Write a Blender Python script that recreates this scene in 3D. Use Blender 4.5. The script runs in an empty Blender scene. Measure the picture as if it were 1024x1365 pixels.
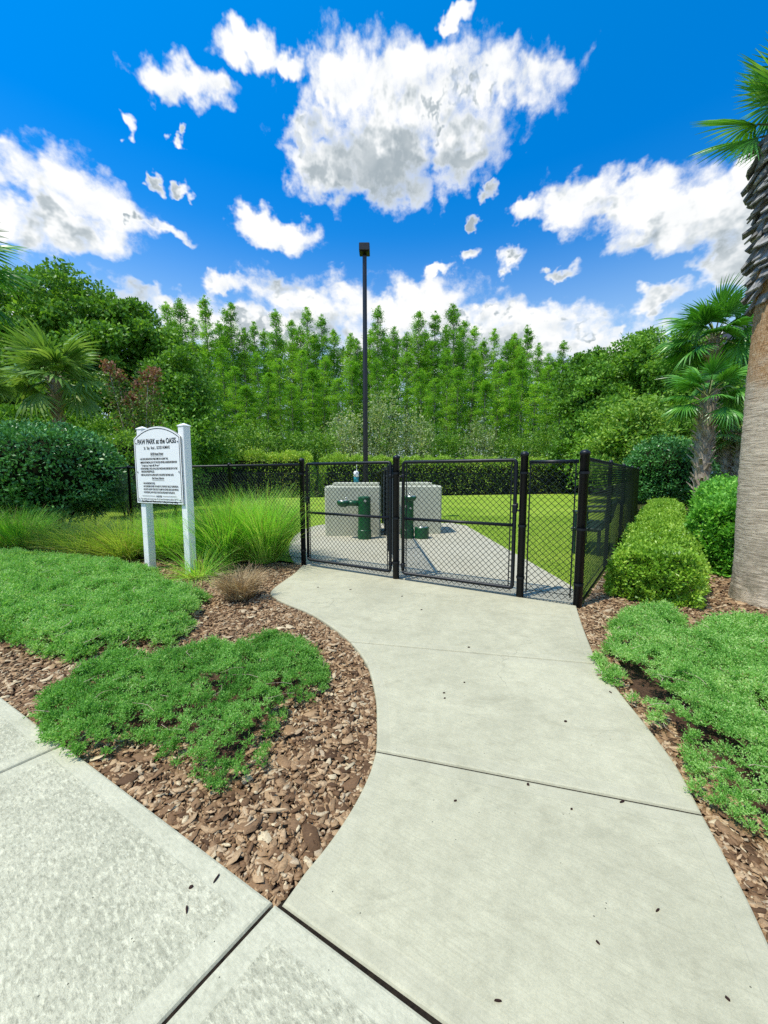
import bpy, math, random
import numpy as np
from mathutils import Vector, Matrix

random.seed(7)
rng = np.random.default_rng(7)
C = bpy.context.scene.collection
SC = bpy.context.scene

# ------------------------------------------------------------------ camera
EYE = 1.35
F = 505.0
PITCH = math.atan(48.5 / F)
cam = bpy.data.cameras.new('camera')
cam.sensor_fit = 'HORIZONTAL'
cam.sensor_width = 36.0
cam.lens = 36.0 * F / 1024.0
cam.clip_start = 0.05
cam.clip_end = 5000
cam_o = bpy.data.objects.new('camera', cam)
C.objects.link(cam_o)
cam_o.location = (0, 0, EYE)
cam_o.rotation_euler = (math.pi / 2 - PITCH, 0, 0)
SC.camera = cam_o

def ray(px, py):
    u = (px - 512.0) / F
    v = (682.5 - py) / F
    cp, sp = math.cos(PITCH), math.sin(PITCH)
    return np.array([u, cp + v * sp, -sp + v * cp])

def G(px, py, z=0.0):
    """ground point seen at a place of the photograph"""
    r = ray(px, py)
    t = (z - EYE) / r[2]
    return np.array([r[0] * t, r[1] * t, z])

def AT(px, py, Y):
    """point at depth Y"""
    r = ray(px, py)
    t = Y / r[1]
    return np.array([r[0] * t, Y, EYE + r[2] * t])

# ------------------------------------------------------------------ mesh helpers
def raw_mesh(name, V, faces, mats, midx=None, smooth=False):
    """V (n,3); faces: list of int arrays (m,k)"""
    me = bpy.data.meshes.new(name)
    V = np.asarray(V, dtype=np.float32)
    fs = [np.asarray(f, dtype=np.int32) for f in faces if len(f)]
    nl = sum(f.size for f in fs)
    nf = sum(f.shape[0] for f in fs)
    me.vertices.add(len(V))
    me.vertices.foreach_set('co', V.ravel())
    me.loops.add(nl)
    me.loops.foreach_set('vertex_index', np.concatenate([f.ravel() for f in fs]))
    me.polygons.add(nf)
    tot = np.concatenate([np.full(f.shape[0], f.shape[1], dtype=np.int32) for f in fs])
    st = np.concatenate([[0], np.cumsum(tot)[:-1]]).astype(np.int32)
    me.polygons.foreach_set('loop_start', st)
    me.polygons.foreach_set('loop_total', tot)
    if midx is not None:
        me.polygons.foreach_set('material_index', np.asarray(midx, dtype=np.int32))
    if smooth:
        me.polygons.foreach_set('use_smooth', np.ones(nf, dtype=bool))
    if not isinstance(mats, (list, tuple)):
        mats = [mats]
    for m in mats:
        me.materials.append(m)
    me.update(calc_edges=True)
    me.validate()
    return me

def link(name, me, parent=None, loc=None, rot=None):
    o = bpy.data.objects.new(name, me)
    C.objects.link(o)
    if parent is not None:
        o.parent = parent
    if loc is not None:
        o.location = loc
    if rot is not None:
        o.rotation_euler = rot
    return o

def tag(o, label, cat, group=None, kind=None):
    if label:
        o['label'] = label
    if cat:
        o['category'] = cat
    if group:
        o['group'] = group
    if kind:
        o['kind'] = kind
    return o

def thing(name, label, cat, loc=(0, 0, 0), rotz=0.0, group=None):
    o = bpy.data.objects.new(name, None)
    C.objects.link(o)
    o.empty_display_size = 0.2
    o.location = tuple(float(a) for a in loc)
    o.rotation_euler = (0, 0, rotz)
    return tag(o, label, cat, group)

def dup(root, loc, rotz=0.0, scale=1.0, label=None, group=None):
    r = root.copy()
    C.objects.link(r)
    r.location = tuple(float(a) for a in loc)
    r.rotation_euler = (0, 0, rotz)
    r.scale = (scale, scale, scale) if not isinstance(scale, (tuple, list)) else scale
    if label:
        r['label'] = label
    if group:
        r['group'] = group
    for ch in list(root.children):
        c = ch.copy()
        C.objects.link(c)
        c.parent = r
        for g in list(ch.children):
            d = g.copy()
            C.objects.link(d)
            d.parent = c
    return r

class MB:
    """collects shapes, builds ONE mesh"""
    def __init__(self):
        self.v = []
        self.f = []
        self.mi = []
    def add(self, vs, fs, m=0):
        b = len(self.v)
        self.v.extend([tuple(float(c) for c in p) for p in vs])
        for f in fs:
            self.f.append(tuple(b + i for i in f))
            self.mi.append(m)
    def box(self, c, s, m=0, bevel=0.0, rz=0.0):
        hx, hy, hz = s[0] / 2, s[1] / 2, s[2] / 2
        b = min(bevel, hx * .9, hy * .9, hz * .9)
        if b <= 0:
            vs = [(x, y, z) for z in (-hz, hz) for x, y in ((-hx, -hy), (hx, -hy), (hx, hy), (-hx, hy))]
            fs = [(3, 2, 1, 0), (4, 5, 6, 7), (0, 1, 5, 4), (1, 2, 6, 5), (2, 3, 7, 6), (3, 0, 4, 7)]
        else:
            def ring(x, y, z):
                return [(-x + b, -y, z), (x - b, -y, z), (x, -y + b, z), (x, y - b, z), (x - b, y, z), (-x + b, y, z), (-x, y - b, z), (-x, -y + b, z)]
            def ring2(x, y, z):
                x -= b; y -= b
                e = b * 0.02
                return [(-x, -y, z), (x, -y, z), (x, -y + e, z), (x, y - e, z), (x, y, z), (-x, y, z), (-x, y - e, z), (-x, -y + e, z)]
            vs = ring2(hx, hy, -hz) + ring(hx, hy, -hz + b) + ring(hx, hy, hz - b) + ring2(hx, hy, hz)
            fs = [tuple(range(7, -1, -1)), tuple(range(24, 32))]
            for k in range(3):
                for i in range(8):
                    j = (i + 1) % 8
                    fs.append((k * 8 + i, k * 8 + j, k * 8 + 8 + j, k * 8 + 8 + i))
        cr, sr = math.cos(rz), math.sin(rz)
        vs = [(c[0] + x * cr - y * sr, c[1] + x * sr + y * cr, c[2] + z) for x, y, z in vs]
        self.add(vs, fs, m)
        return self
    def tube(self, pts, r, n=8, m=0, caps=True):
        pts = [np.array(p, dtype=float) for p in pts]
        rs = r if isinstance(r, (list, tuple, np.ndarray)) else [r] * len(pts)
        rings = []
        prev = None
        for i, p in enumerate(pts):
            d = pts[min(i + 1, len(pts) - 1)] - pts[max(i - 1, 0)]
            d = d / (np.linalg.norm(d) + 1e-9)
            if prev is None:
                a = np.array([0, 0, 1.0]) if abs(d[2]) < .9 else np.array([1.0, 0, 0])
            else:
                a = prev
            s = a - d * np.dot(a, d)
            s /= (np.linalg.norm(s) + 1e-9)
            prev = s
            t = np.cross(d, s)
            rings.append([p + rs[i] * (s * math.cos(2 * math.pi * k / n) + t * math.sin(2 * math.pi * k / n)) for k in range(n)])
        vs = [q for rg in rings for q in rg]
        fs = []
        for i in range(len(pts) - 1):
            for k in range(n):
                l = (k + 1) % n
                fs.append((i * n + k, i * n + l, (i + 1) * n + l, (i + 1) * n + k))
        if caps:
            fs.append(tuple(range(n - 1, -1, -1)))
            fs.append(tuple((len(pts) - 1) * n + k for k in range(n)))
        self.add(vs, fs, m)
        return self
    def lathe(self, c, prof, n=20, m=0):
        """prof: list of (r,z) bottom to top"""
        vs = []
        for r, z in prof:
            for k in range(n):
                a = 2 * math.pi * k / n
                vs.append((c[0] + r * math.cos(a), c[1] + r * math.sin(a), c[2] + z))
        fs = []
        for i in range(len(prof) - 1):
            for k in range(n):
                l = (k + 1) % n
                fs.append((i * n + k, i * n + l, (i + 1) * n + l, (i + 1) * n + k))
        fs.append(tuple(range(n - 1, -1, -1)))
        fs.append(tuple((len(prof) - 1) * n + k for k in range(n)))
        self.add(vs, fs, m)
        return self
    def prism(self, poly, z0, z1, m=0):
        n = len(poly)
        vs = [(p[0], p[1], z0) for p in poly] + [(p[0], p[1], z1) for p in poly]
        fs = [tuple(range(n - 1, -1, -1)), tuple(range(n, 2 * n))]
        for i in range(n):
            j = (i + 1) % n
            fs.append((i, j, n + j, n + i))
        self.add(vs, fs, m)
        return self
    def build(self, name, mats, parent=None, off=None, smooth=False, loc=None, rot=None):
        v = np.array(self.v)
        if off is not None:
            v = v - np.array(off)
        me = bpy.data.meshes.new(name)
        me.from_pydata([tuple(p) for p in v], [], self.f)
        if not isinstance(mats, (list, tuple)):
            mats = [mats]
        for q in mats:
            me.materials.append(q)
        me.polygons.foreach_set('material_index', self.mi)
        if smooth:
            me.polygons.foreach_set('use_smooth', [len(f) == 4 for f in self.f])
        me.update()
        return link(name, me, parent, loc, rot)

def inside(P, poly):
    x, y = P[:, 0], P[:, 1]
    poly = np.asarray(poly)[:, :2]
    res = np.zeros(len(P), bool)
    j = len(poly) - 1
    for i in range(len(poly)):
        xi, yi = poly[i]
        xj, yj = poly[j]
        c = ((yi > y) != (yj > y)) & (x < (xj - xi) * (y - yi) / (yj - yi + 1e-12) + xi)
        res ^= c
        j = i
    return res

def edge_dist(P, poly):
    poly = np.asarray(poly)[:, :2]
    d = np.full(len(P), 1e9)
    for i in range(len(poly)):
        a = poly[i]
        b = poly[(i + 1) % len(poly)]
        ab = b - a
        t = np.clip(((P[:, :2] - a) @ ab) / (ab @ ab + 1e-12), 0, 1)
        q = a + t[:, None] * ab
        d = np.minimum(d, np.hypot(*(P[:, :2] - q).T))
    return d

_vn = np.random.default_rng(3).random((64, 64))
def vnoise(x, y):
    xi = np.floor(x).astype(int)
    yi = np.floor(y).astype(int)
    fx, fy = x - xi, y - yi
    fx = fx * fx * (3 - 2 * fx)
    fy = fy * fy * (3 - 2 * fy)
    a = _vn[xi % 64, yi % 64]; b = _vn[(xi + 1) % 64, yi % 64]
    c = _vn[xi % 64, (yi + 1) % 64]; d = _vn[(xi + 1) % 64, (yi + 1) % 64]
    return (a * (1 - fx) + b * fx) * (1 - fy) + (c * (1 - fx) + d * fx) * fy

def unit(v):
    return v / (np.linalg.norm(v, axis=-1, keepdims=True) + 1e-9)

def rdirs(n):
    return unit(rng.normal(size=(n, 3)))

def leaves(P, D, L, W, fold=0.0):
    """diamond leaf quads: base P, direction D, length L, width W"""
    n = len(P)
    L = np.broadcast_to(np.asarray(L, float), (n,))[:, None]
    W = np.broadcast_to(np.asarray(W, float), (n,))[:, None]
    S = unit(np.cross(D, rdirs(n)))
    V = np.empty((n, 4, 3))
    V[:, 0] = P
    V[:, 1] = P + D * L * .45 + S * W * .5
    V[:, 2] = P + D * L
    V[:, 3] = P + D * L * .45 - S * W * .5
    Fq = np.arange(n * 4).reshape(n, 4)
    return V.reshape(-1, 3), Fq

class Soup:
    def __init__(self):
        self.V = []
        self.F = []
        self.M = []
        self.n = 0
    def add(self, V, Fq, m=0):
        self.V.append(np.asarray(V, float))
        self.F.append(np.asarray(Fq) + self.n)
        self.M.append(np.full(len(Fq), m, dtype=np.int32))
        self.n += len(V)
    def mesh(self, name, mats, smooth=False):
        return raw_mesh(name, np.concatenate(self.V), self.F, mats, np.concatenate(self.M), smooth)

def strips(P, Wd, side):
    """P (n,k,3) centre lines, Wd (n,k) widths, side (n,k,3) or (n,1,3) unit -> quads"""
    n, k, _ = P.shape
    A = P + side * Wd[..., None] * .5
    B = P - side * Wd[..., None] * .5
    V = np.stack([A, B], axis=2).reshape(-1, 3)
    base = (np.arange(n) * k * 2)[:, None]
    i = np.arange(k - 1)[None, :] * 2
    q = np.stack([base + i, base + i + 1, base + i + 3, base + i + 2], axis=-1).reshape(-1, 4)
    return V, q

# ------------------------------------------------------------------ materials
class NT:
    def __init__(self, tree):
        self.t = tree
        tree.nodes.clear()
    def n(self, typ, **kw):
        nd = self.t.nodes.new(typ)
        for k, v in kw.items():
            if k == 'ins':
                for a, b in v.items():
                    if hasattr(b, 'is_output') or isinstance(b, bpy.types.NodeSocket):
                        self.t.links.new(b, nd.inputs[a])
                    else:
                        nd.inputs[a].default_value = b
            else:
                setattr(nd, k, v)
        return nd
    def math(self, op, a, b=0.0, clamp=False, c=None):
        ins = {0: a, 1: b}
        if c is not None:
            ins[2] = c
        return self.n('ShaderNodeMath', operation=op, use_clamp=clamp, ins=ins).outputs[0]
    def vmath(self, op, a, b=(0, 0, 0), c=None):
        ins = {0: a, 1: b}
        if c is not None:
            ins[2] = c
        nd = self.n('ShaderNodeVectorMath', operation=op, ins=ins)
        return nd.outputs['Value'] if op in ('LENGTH', 'DOT_PRODUCT', 'DISTANCE') else nd.outputs[0]
    def noise(self, vec, scale, detail=4, rough=.55, dist=0.0, dims='3D'):
        nd = self.n('ShaderNodeTexNoise', noise_dimensions=dims, ins={'Vector': vec, 'Scale': scale, 'Detail': detail, 'Roughness': rough, 'Distortion': dist})
        return nd.outputs[0]
    def mixc(self, f, a, b, mode='MIX'):
        nd = self.n('ShaderNodeMix', data_type='RGBA', blend_type=mode, clamp_factor=True)
        for idx, val in ((0, f), (6, a), (7, b)):
            if isinstance(val, bpy.types.NodeSocket):
                self.t.links.new(val, nd.inputs[idx])
            else:
                nd.inputs[idx].default_value = val if idx == 0 else (tuple(val) + (1,) if len(val) == 3 else val)
        return nd.outputs[2]
    def ramp(self, f, stops, interp='LINEAR'):
        nd = self.n('ShaderNodeValToRGB', ins={0: f})
        r = nd.color_ramp
        r.interpolation = interp
        while len(r.elements) < len(stops):
            r.elements.new(.5)
        for e, (p, c) in zip(r.elements, stops):
            e.position = p
            e.color = tuple(c) + (1,) if len(c) == 3 else c
        return nd.outputs[0]
    def mapr(self, f, a, b, c=0.0, d=1.0, smooth=False):
        nd = self.n('ShaderNodeMapRange', ins={0: f, 1: a, 2: b, 3: c, 4: d})
        if smooth:
            nd.interpolation_type = 'SMOOTHSTEP'
        return nd.outputs[0]
    def out(self, shader, disp=None):
        self.n('ShaderNodeOutputMaterial', ins={'Surface': shader})

def new_mat(name):
    m = bpy.data.materials.new(name)
    m.use_nodes = True
    return m, NT(m.node_tree)

def bump(t, h, strength, dist):
    return t.n('ShaderNodeBump', ins={'Height': h, 'Strength': strength, 'Distance': dist}).outputs[0]

def principled(t, col, rough=.6, spec=.3, metal=0.0, normal=None):
    ins = {'Base Color': col if isinstance(col, bpy.types.NodeSocket) else tuple(col) + (1,), 'Roughness': rough, 'Specular IOR Level': spec, 'Metallic': metal}
    nd = t.n('ShaderNodeBsdfPrincipled', ins=ins)
    if normal is not None:
        t.t.links.new(normal, nd.inputs['Normal'])
    return nd.outputs[0]

def leaf_mat(name, dark, mid, light, transl=.35, rough=.45, spec=.35, clump=1.5, tcol=None, odd=None, gain=1.0):
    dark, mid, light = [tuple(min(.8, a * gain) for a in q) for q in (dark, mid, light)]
    m, t = new_mat(name)
    geo = t.n('ShaderNodeNewGeometry')
    ri = geo.outputs['Random Per Island']
    tc = t.n('ShaderNodeTexCoord').outputs['Object']
    big = t.noise(tc, clump, 3, .6)
    oi = t.n('ShaderNodeObjectInfo').outputs['Random']
    f = t.math('ADD', t.math('MULTIPLY', ri, .55), t.math('MULTIPLY', t.mapr(big, .3, .7), .45))
    f = t.math('ADD', f, t.math('MULTIPLY', t.math('SUBTRACT', oi, .5), .25), True)
    stops = [(0, dark), (.5, mid), (1, light)]
    col = t.ramp(f, stops)
    if odd:
        col = t.mixc(t.math('GREATER_THAN', ri, odd[0]), col, odd[1])
    p = principled(t, col, rough, spec)
    if tcol is None:
        tcol = (1.25, 1.25, .55)
    tr = t.n('ShaderNodeBsdfTranslucent', ins={'Color': t.mixc(1.0, col, tcol, 'MULTIPLY')}).outputs[0]
    mx = t.n('ShaderNodeMixShader', ins={0: transl, 1: p, 2: tr}).outputs[0]
    t.out(mx)
    return m

def plain_mat(name, col, rough=.5, spec=.4, metal=0.0, var=.12, scale=8.0, bstr=0.0):
    m, t = new_mat(name)
    tc = t.n('ShaderNodeTexCoord').outputs['Object']
    nz = t.noise(tc, scale, 6, .6)
    c2 = tuple(min(1, a * (1 + var)) for a in col)
    c1 = tuple(a * (1 - var) for a in col)
    cc = t.ramp(nz, [(.3, c1), (.7, c2)])
    r = t.mapr(t.noise(tc, scale * 3, 3), .3, .7, rough * .85, min(1, rough * 1.15))
    nrm = bump(t, nz, bstr, .01) if bstr else None
    t.out(principled(t, cc, r, spec, metal, nrm))
    return m

M = {}
M['black_metal'] = plain_mat('black_coated_metal', (.004, .006, .010), .42, .35, 0, .2, 20)
M['wire'] = plain_mat('coated_wire', (.005, .014, .016), .55, .25, 0, .2, 20)
M['bronze'] = plain_mat('dark_bronze_paint', (.012, .010, .010), .4, .5, 0, .2, 5)
M['steel'] = plain_mat('bright_steel', (.6, .6, .58), .3, .5, .9, .1, 12)
M['green_paint'] = plain_mat('dark_green_powder_coat', (.004, .075, .022), .35, .5, 0, .15, 12)
M['bench_green'] = plain_mat('bench_green', (.006, .035, .02), .4, .5, 0, .2, 12)
M['white_vinyl'] = plain_mat('white_vinyl', (.94, .94, .92), .42, .4, 0, .02, 6)
M['letter'] = plain_mat('black_lettering', (.012, .012, .014), .6, .2, 0, .1, 20)
M['teal'] = plain_mat('teal_plastic', (.01, .22, .26), .4, .5, 0, .1, 20)
M['white_plastic'] = plain_mat('white_plastic', (.8, .82, .82), .4, .5, 0, .05, 20)
M['car_paint'] = plain_mat('silver_blue_paint', (.34, .42, .5), .25, .6, .3, .05, 3)
M['car_glass'] = plain_mat('dark_glass', (.02, .03, .04), .08, .6, 0, .1, 3)
M['rubber'] = plain_mat('tyre_rubber', (.015, .015, .015), .8, .2, 0, .2, 20)
M['roof'] = plain_mat('dark_roof_shingle', (.03, .035, .045), .8, .2, 0, .3, 30, .5)

def siding_mat():
    m, t = new_mat('vertical_siding')
    tc = t.n('ShaderNodeTexCoord').outputs['Object']
    w = t.n('ShaderNodeTexWave', wave_type='BANDS', bands_direction='X', wave_profile='SAW', ins={'Vector': tc, 'Scale': 1.6}).outputs[1]
    c = t.ramp(t.noise(tc, 1.2, 5), [(.3, (.10, .15, .15)), (.7, (.15, .20, .19))])
    c = t.mixc(t.math('LESS_THAN', w, .1), c, (.04, .06, .06))
    t.out(principled(t, c, .7, .2, 0, bump(t, w, .4, .03)))
    return m
M['siding'] = siding_mat()

def concrete_mat(name, c0, c1, stain, speck=0.0, stain_amt=.5, rough_b=.25, stain_scale=1.3, k=.835):
    c0, c1, stain = [tuple(a * k * w for a, w in zip(q, (1.07, 1.03, .87))) for q in (c0, c1, stain)]
    m, t = new_mat(name)
    tc = t.n('ShaderNodeTexCoord').outputs['Object']
    big = t.noise(tc, stain_scale, 8, .62, .6)
    med = t.noise(tc, 9.0, 6, .65)
    fine = t.noise(tc, 140.0, 3, .7)
    sand = t.noise(tc, 420.0, 2, .6)
    st = t.noise(t.vmath('MULTIPLY', tc, (1, 2.2, 1)), 3.0, 10, .72, 1.2)
    mid = t.noise(tc, 32.0, 5, .7, .3)
    c = t.ramp(t.math('ADD', t.math('ADD', t.math('MULTIPLY', big, .45), t.math('MULTIPLY', med, .3)), t.math('MULTIPLY', mid, .25)), [(.38, c0), (.60, c1)])
    c = t.mixc(t.math('MULTIPLY', t.mapr(st, .5, .72, 0, 1, True), stain_amt), c, stain)
    broom = t.noise(t.vmath('MULTIPLY', t.n('ShaderNodeVectorRotate', rotation_type='Z_AXIS', ins={'Vector': tc, 'Angle': .55}).outputs[0], (2, 70, 1)), 2.0, 4, .6)
    c = t.mixc(t.mapr(broom, .48, .72, 0, .38), c, tuple(a * .8 for a in c0))
    # hairline marks and faint scuffs
    cr = t.n('ShaderNodeTexVoronoi', feature='DISTANCE_TO_EDGE', ins={'Vector': t.vmath('ADD', tc, t.vmath('MULTIPLY', t.n('ShaderNodeTexNoise', ins={'Vector': tc, 'Scale': 5.0, 'Detail': 4.0}).outputs['Color'], (.25, .25, .25))), 'Scale': .9}).outputs[0]
    crm = t.math('MULTIPLY', t.math('LESS_THAN', cr, .0022), t.mapr(big, .5, .6))
    c = t.mixc(t.math('MULTIPLY', crm, .5), c, tuple(a * .45 for a in c0))
    c = t.mixc(t.mapr(fine, .45, .75, 0, .35), c, tuple(a * .72 for a in c0))
    c = t.mixc(t.mapr(sand, .5, .8, 0, .3), c, tuple(min(.9, a * 1.25) for a in c1))
    if speck:
        br = t.vmath('MULTIPLY', t.n('ShaderNodeVectorRotate', rotation_type='Z_AXIS', ins={'Vector': tc, 'Angle': -.9}).outputs[0], (1, .42, 1))
        vs = t.noise(br, 95.0, 5, .75, .3)
        c = t.mixc(t.mapr(vs, .48, .62, 0, speck), c, tuple(a * .58 for a in c0))
        vs2 = t.noise(t.vmath('ADD', br, (7, 3, 1)), 75.0, 5, .78, .3)
        c = t.mixc(t.mapr(vs2, .50, .64, 0, speck), c, tuple(min(.85, a * 1.28) for a in c1))
        dk = t.noise(tc, 1.5, 4, .6, .5)
        c = t.mixc(t.mapr(dk, .52, .68, 0, .5, True), c, tuple(a * .75 for a in c0))
    # small pits
    vor = t.n('ShaderNodeTexVoronoi', ins={'Vector': tc, 'Scale': 30.0}).outputs[0]
    pit = t.math('MULTIPLY', t.math('LESS_THAN', vor, .07), t.math('GREATER_THAN', med, .55))
    c = t.mixc(pit, c, tuple(a * .35 for a in c0))
    h = t.math('ADD', t.math('MULTIPLY', fine, .7), t.math('MULTIPLY', sand, .5))
    if speck:
        h = t.math('ADD', h, t.math('MULTIPLY', vs, 1.6))
    t.out(principled(t, c, .85, .15, 0, bump(t, h, rough_b, .004)))
    return m
M['path'] = concrete_mat('path_concrete', (.395, .39, .315), (.575, .565, .465), (.295, .287, .225), 0, .48)
M['path_edge'] = concrete_mat('path_tooled_edge', (.405, .40, .325), (.555, .545, .455), (.335, .325, .26), 0, .3, .15)
M['walk'] = concrete_mat('sidewalk_concrete', (.38, .385, .32), (.64, .635, .545), (.28, .295, .235), .6, .6, .5, 1.1)
M['walk_edge'] = concrete_mat('sidewalk_tooled_edge', (.45, .455, .385), (.63, .625, .54), (.35, .36, .29), .25, .5, .2)
M['pad'] = concrete_mat('pad_concrete', (.43, .42, .37), (.53, .52, .47), (.36, .33, .25), 0, .5)
M['vault'] = concrete_mat('precast_concrete', (.5, .53, .48), (.62, .65, .60), (.42, .45, .40), 0, .4, .2)

def joint_mat():
    m, t = new_mat('joint_dirt')
    tc = t.n('ShaderNodeTexCoord').outputs['Object']
    c = t.ramp(t.noise(tc, 60, 5, .7), [(.3, (.006, .005, .004)), (.7, (.028, .02, .013))])
    t.out(principled(t, c, .95, .1))
    return m
M['joint'] = joint_mat()

def mulch_mat():
    m, t = new_mat('mulch_base')
    tc = t.n('ShaderNodeTexCoord').outputs['Object']
    n1 = t.noise(tc, 45, 6, .7, 1.0)
    c = t.ramp(n1, [(.3, (.018, .010, .007)), (.5, (.07, .038, .024)), (.72, (.17, .10, .065))])
    c = t.mixc(t.mapr(t.noise(tc, .9, 4), .5, .7), c, (.15, .10, .065))
    t.out(principled(t, c, .9, .1, 0, bump(t, n1, .8, .02)))
    return m
M['mulch'] = mulch_mat()

def chip_mat(name='bark_chip', warm=1.0):
    m, t = new_mat(name)
    geo = t.n('ShaderNodeNewGeometry')
    ri = geo.outputs['Random Per Island']
    tc = t.n('ShaderNodeTexCoord').outputs['Object']
    c = t.ramp(ri, [(0, (.07, .036, .015)), (.2, (.18, .10, .047)), (.45, (.30, .182, .092)), (.65, (.41, .265, .138)), (.82, (.53, .365, .205)), (.93, (.48, .37, .235)), (1, (.68, .55, .34))])
    g = t.noise(t.vmath('MULTIPLY', tc, (1, 1, 3)), 120, 4, .7)
    c = t.mixc(t.mapr(g, .4, .75, 0, .55), c, (.035, .017, .011))
    t.out(principled(t, c, .75, .25, 0, bump(t, g, .5, .004)))
    return m
M['chip'] = chip_mat()
M['splinter'] = plain_mat('pale_wood', (.48, .35, .21), .7, .2, 0, .25, 30, .3)
M['seed'] = plain_mat('dark_seed_pod', (.03, .012, .010), .7, .2, 0, .4, 60, .3)
M['dead_leaf'] = plain_mat('dead_leaf', (.24, .12, .08), .7, .2, 0, .3, 60, .3)

def ground_mat():
    m, t = new_mat('ground_soil_and_weeds')
    tc = t.n('ShaderNodeTexCoord').outputs['Object']
    n1 = t.noise(tc, .35, 8, .65)
    n2 = t.noise(tc, 14, 6, .7)
    c = t.mixc(t.mapr(n1, .4, .6), (.035, .045, .012), (.05, .032, .018))
    c = t.mixc(t.mapr(n2, .4, .7), c, (.025, .05, .010))
    t.out(principled(t, c, .95, .1, 0, bump(t, n2, .6, .05)))
    return m
M['ground'] = ground_mat()

def lawn_mat():
    m, t = new_mat('mown_lawn')
    tc = t.n('ShaderNodeTexCoord').outputs['Object']
    n1 = t.noise(tc, .5, 6, .6)
    n2 = t.noise(tc, 22, 5, .75)
    n3 = t.noise(t.vmath('MULTIPLY', tc, (1, .35, 1)), 160, 3, .7)
    c = t.ramp(n1, [(.33, (.19, .31, .024)), (.5, (.26, .39, .034)), (.68, (.35, .46, .055))])
    c = t.mixc(t.mapr(n2, .42, .72, 0, .5), c, (.11, .22, .018))
    c = t.mixc(t.mapr(n3, .5, .8, 0, .5), c, (.36, .44, .09))
    t.out(principled(t, c, .9, .12, 0, bump(t, t.math('ADD', n2, n3), .7, .03)))
    return m
M['lawn'] = lawn_mat()

def bark_mat(name, a, b, ring=0.0, zs=1.0, sc=18, bstr=.6):
    m, t = new_mat(name)
    tc = t.n('ShaderNodeTexCoord').outputs['Object']
    v = t.vmath('MULTIPLY', tc, (1, 1, zs))
    n1 = t.noise(v, sc, 7, .68, .4)
    n2 = t.noise(tc, 1.6, 5, .6)
    c = t.ramp(n1, [(.3, a), (.68, b)])
    c = t.mixc(t.mapr(n2, .45, .65, 0, .45), c, tuple(x * .6 for x in a))
    t.out(principled(t, c, .85, .15, 0, bump(t, n1, bstr, .02)))
    return m
M['bark_dark'] = bark_mat('dark_bark', (.03, .022, .016), (.11, .085, .06), zs=.3)
M['bark_pale'] = bark_mat('pale_cypress_bark', (.16, .14, .11), (.40, .36, .30), zs=.2)
M['boot'] = bark_mat('palm_boots', (.16, .115, .075), (.58, .48, .36), zs=.5, sc=12)
M['boot_dark'] = bark_mat('weathered_palm_boots', (.09, .088, .085), (.46, .44, .41), zs=.4, sc=14)
M['petiole'] = plain_mat('palm_petiole', (.16, .20, .05), .5, .3, 0, .25, 10)

def palm_trunk_mat():
    m, t = new_mat('ringed_palm_trunk')
    tc = t.n('ShaderNodeTexCoord').outputs['Object']
    z = t.n('ShaderNodeSeparateXYZ', ins={0: tc}).outputs[2]
    # thin cracked rings: noise stretched round the trunk
    rn = t.noise(t.vmath('MULTIPLY', tc, (2.2, 2.2, 17)), 2.6, 9, .72, .5)
    fine = t.noise(t.vmath('MULTIPLY', tc, (7, 7, 40)), 2.5, 6, .78)
    vert = t.noise(t.vmath('MULTIPLY', tc, (30, 30, 2)), 1.0, 4, .7)
    c = t.ramp(rn, [(.32, (.20, .15, .095)), (.45, (.47, .385, .28)), (.62, (.70, .59, .44))])
    c = t.mixc(t.mapr(fine, .5, .68, 0, .75, True), c, (.10, .08, .06))
    c = t.mixc(t.mapr(vert, .55, .8, 0, .35), c, (.62, .55, .45))
    # mossy base, fibrous orange upper part
    blotch = t.noise(tc, 5.0, 5, .65)
    basef = t.math('MULTIPLY', t.mapr(z, .75, .05, 0, 1), t.mapr(blotch, .4, .6, 0, .75))
    c = t.mixc(basef, c, (.10, .095, .055))
    fib = t.noise(t.vmath('MULTIPLY', tc, (9, 9, 3)), 5.0, 8, .75, 1.5)
    orange = t.ramp(fib, [(.3, (.13, .06, .022)), (.5, (.42, .25, .12)), (.7, (.62, .50, .34))])
    topf = t.mapr(t.math('ADD', z, t.math('MULTIPLY', t.math('SUBTRACT', blotch, .5), 1.1)), 2.05, 2.55, 0, 1, True)
    c = t.mixc(topf, c, orange)
    h = t.math('ADD', t.math('MULTIPLY', rn, 1.2), t.math('MULTIPLY', fine, -.5))
    t.out(principled(t, c, .85, .15, 0, bump(t, h, .8, .02)))
    return m
M['palm_trunk'] = palm_trunk_mat()

# foliage: dark, mid, light
M['oak'] = leaf_mat('oak_leaf', (.012, .036, .004), (.038, .090, .010), (.10, .175, .022), .3, .5, .3, .6, gain=3.2)
M['oak_r'] = leaf_mat('broadleaf', (.014, .040, .005), (.048, .108, .011), (.125, .205, .028), .3, .5, .3, .6, gain=3.1)
M['cyp'] = leaf_mat('cypress_needles', (.014, .05, .003), (.07, .165, .010), (.19, .31, .03), .34, .6, .2, .35, gain=3.0)
M['cyp_shade'] = leaf_mat('shade_toned_needles', (.016, .055, .009), (.035, .10, .014), (.07, .16, .024), .35, .6, .2, .35, gain=1.7)  # darker needle copy, shade between the crowns put into the colour for depth
M['under'] = leaf_mat('understory_leaf', (.02, .060, .007), (.066, .14, .016), (.175, .25, .045), .35, .5, .3, .8, gain=2.4)
M['myrtle'] = leaf_mat('pale_wax_myrtle_leaf', (.10, .17, .05), (.26, .34, .13), (.52, .56, .33), .35, .45, .4, .8, gain=1.2)
M['holly'] = leaf_mat('glossy_dark_leaf', (.006, .022, .006), (.014, .05, .012), (.045, .11, .025), .15, .36, .5, 1.5, gain=4.3)
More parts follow.
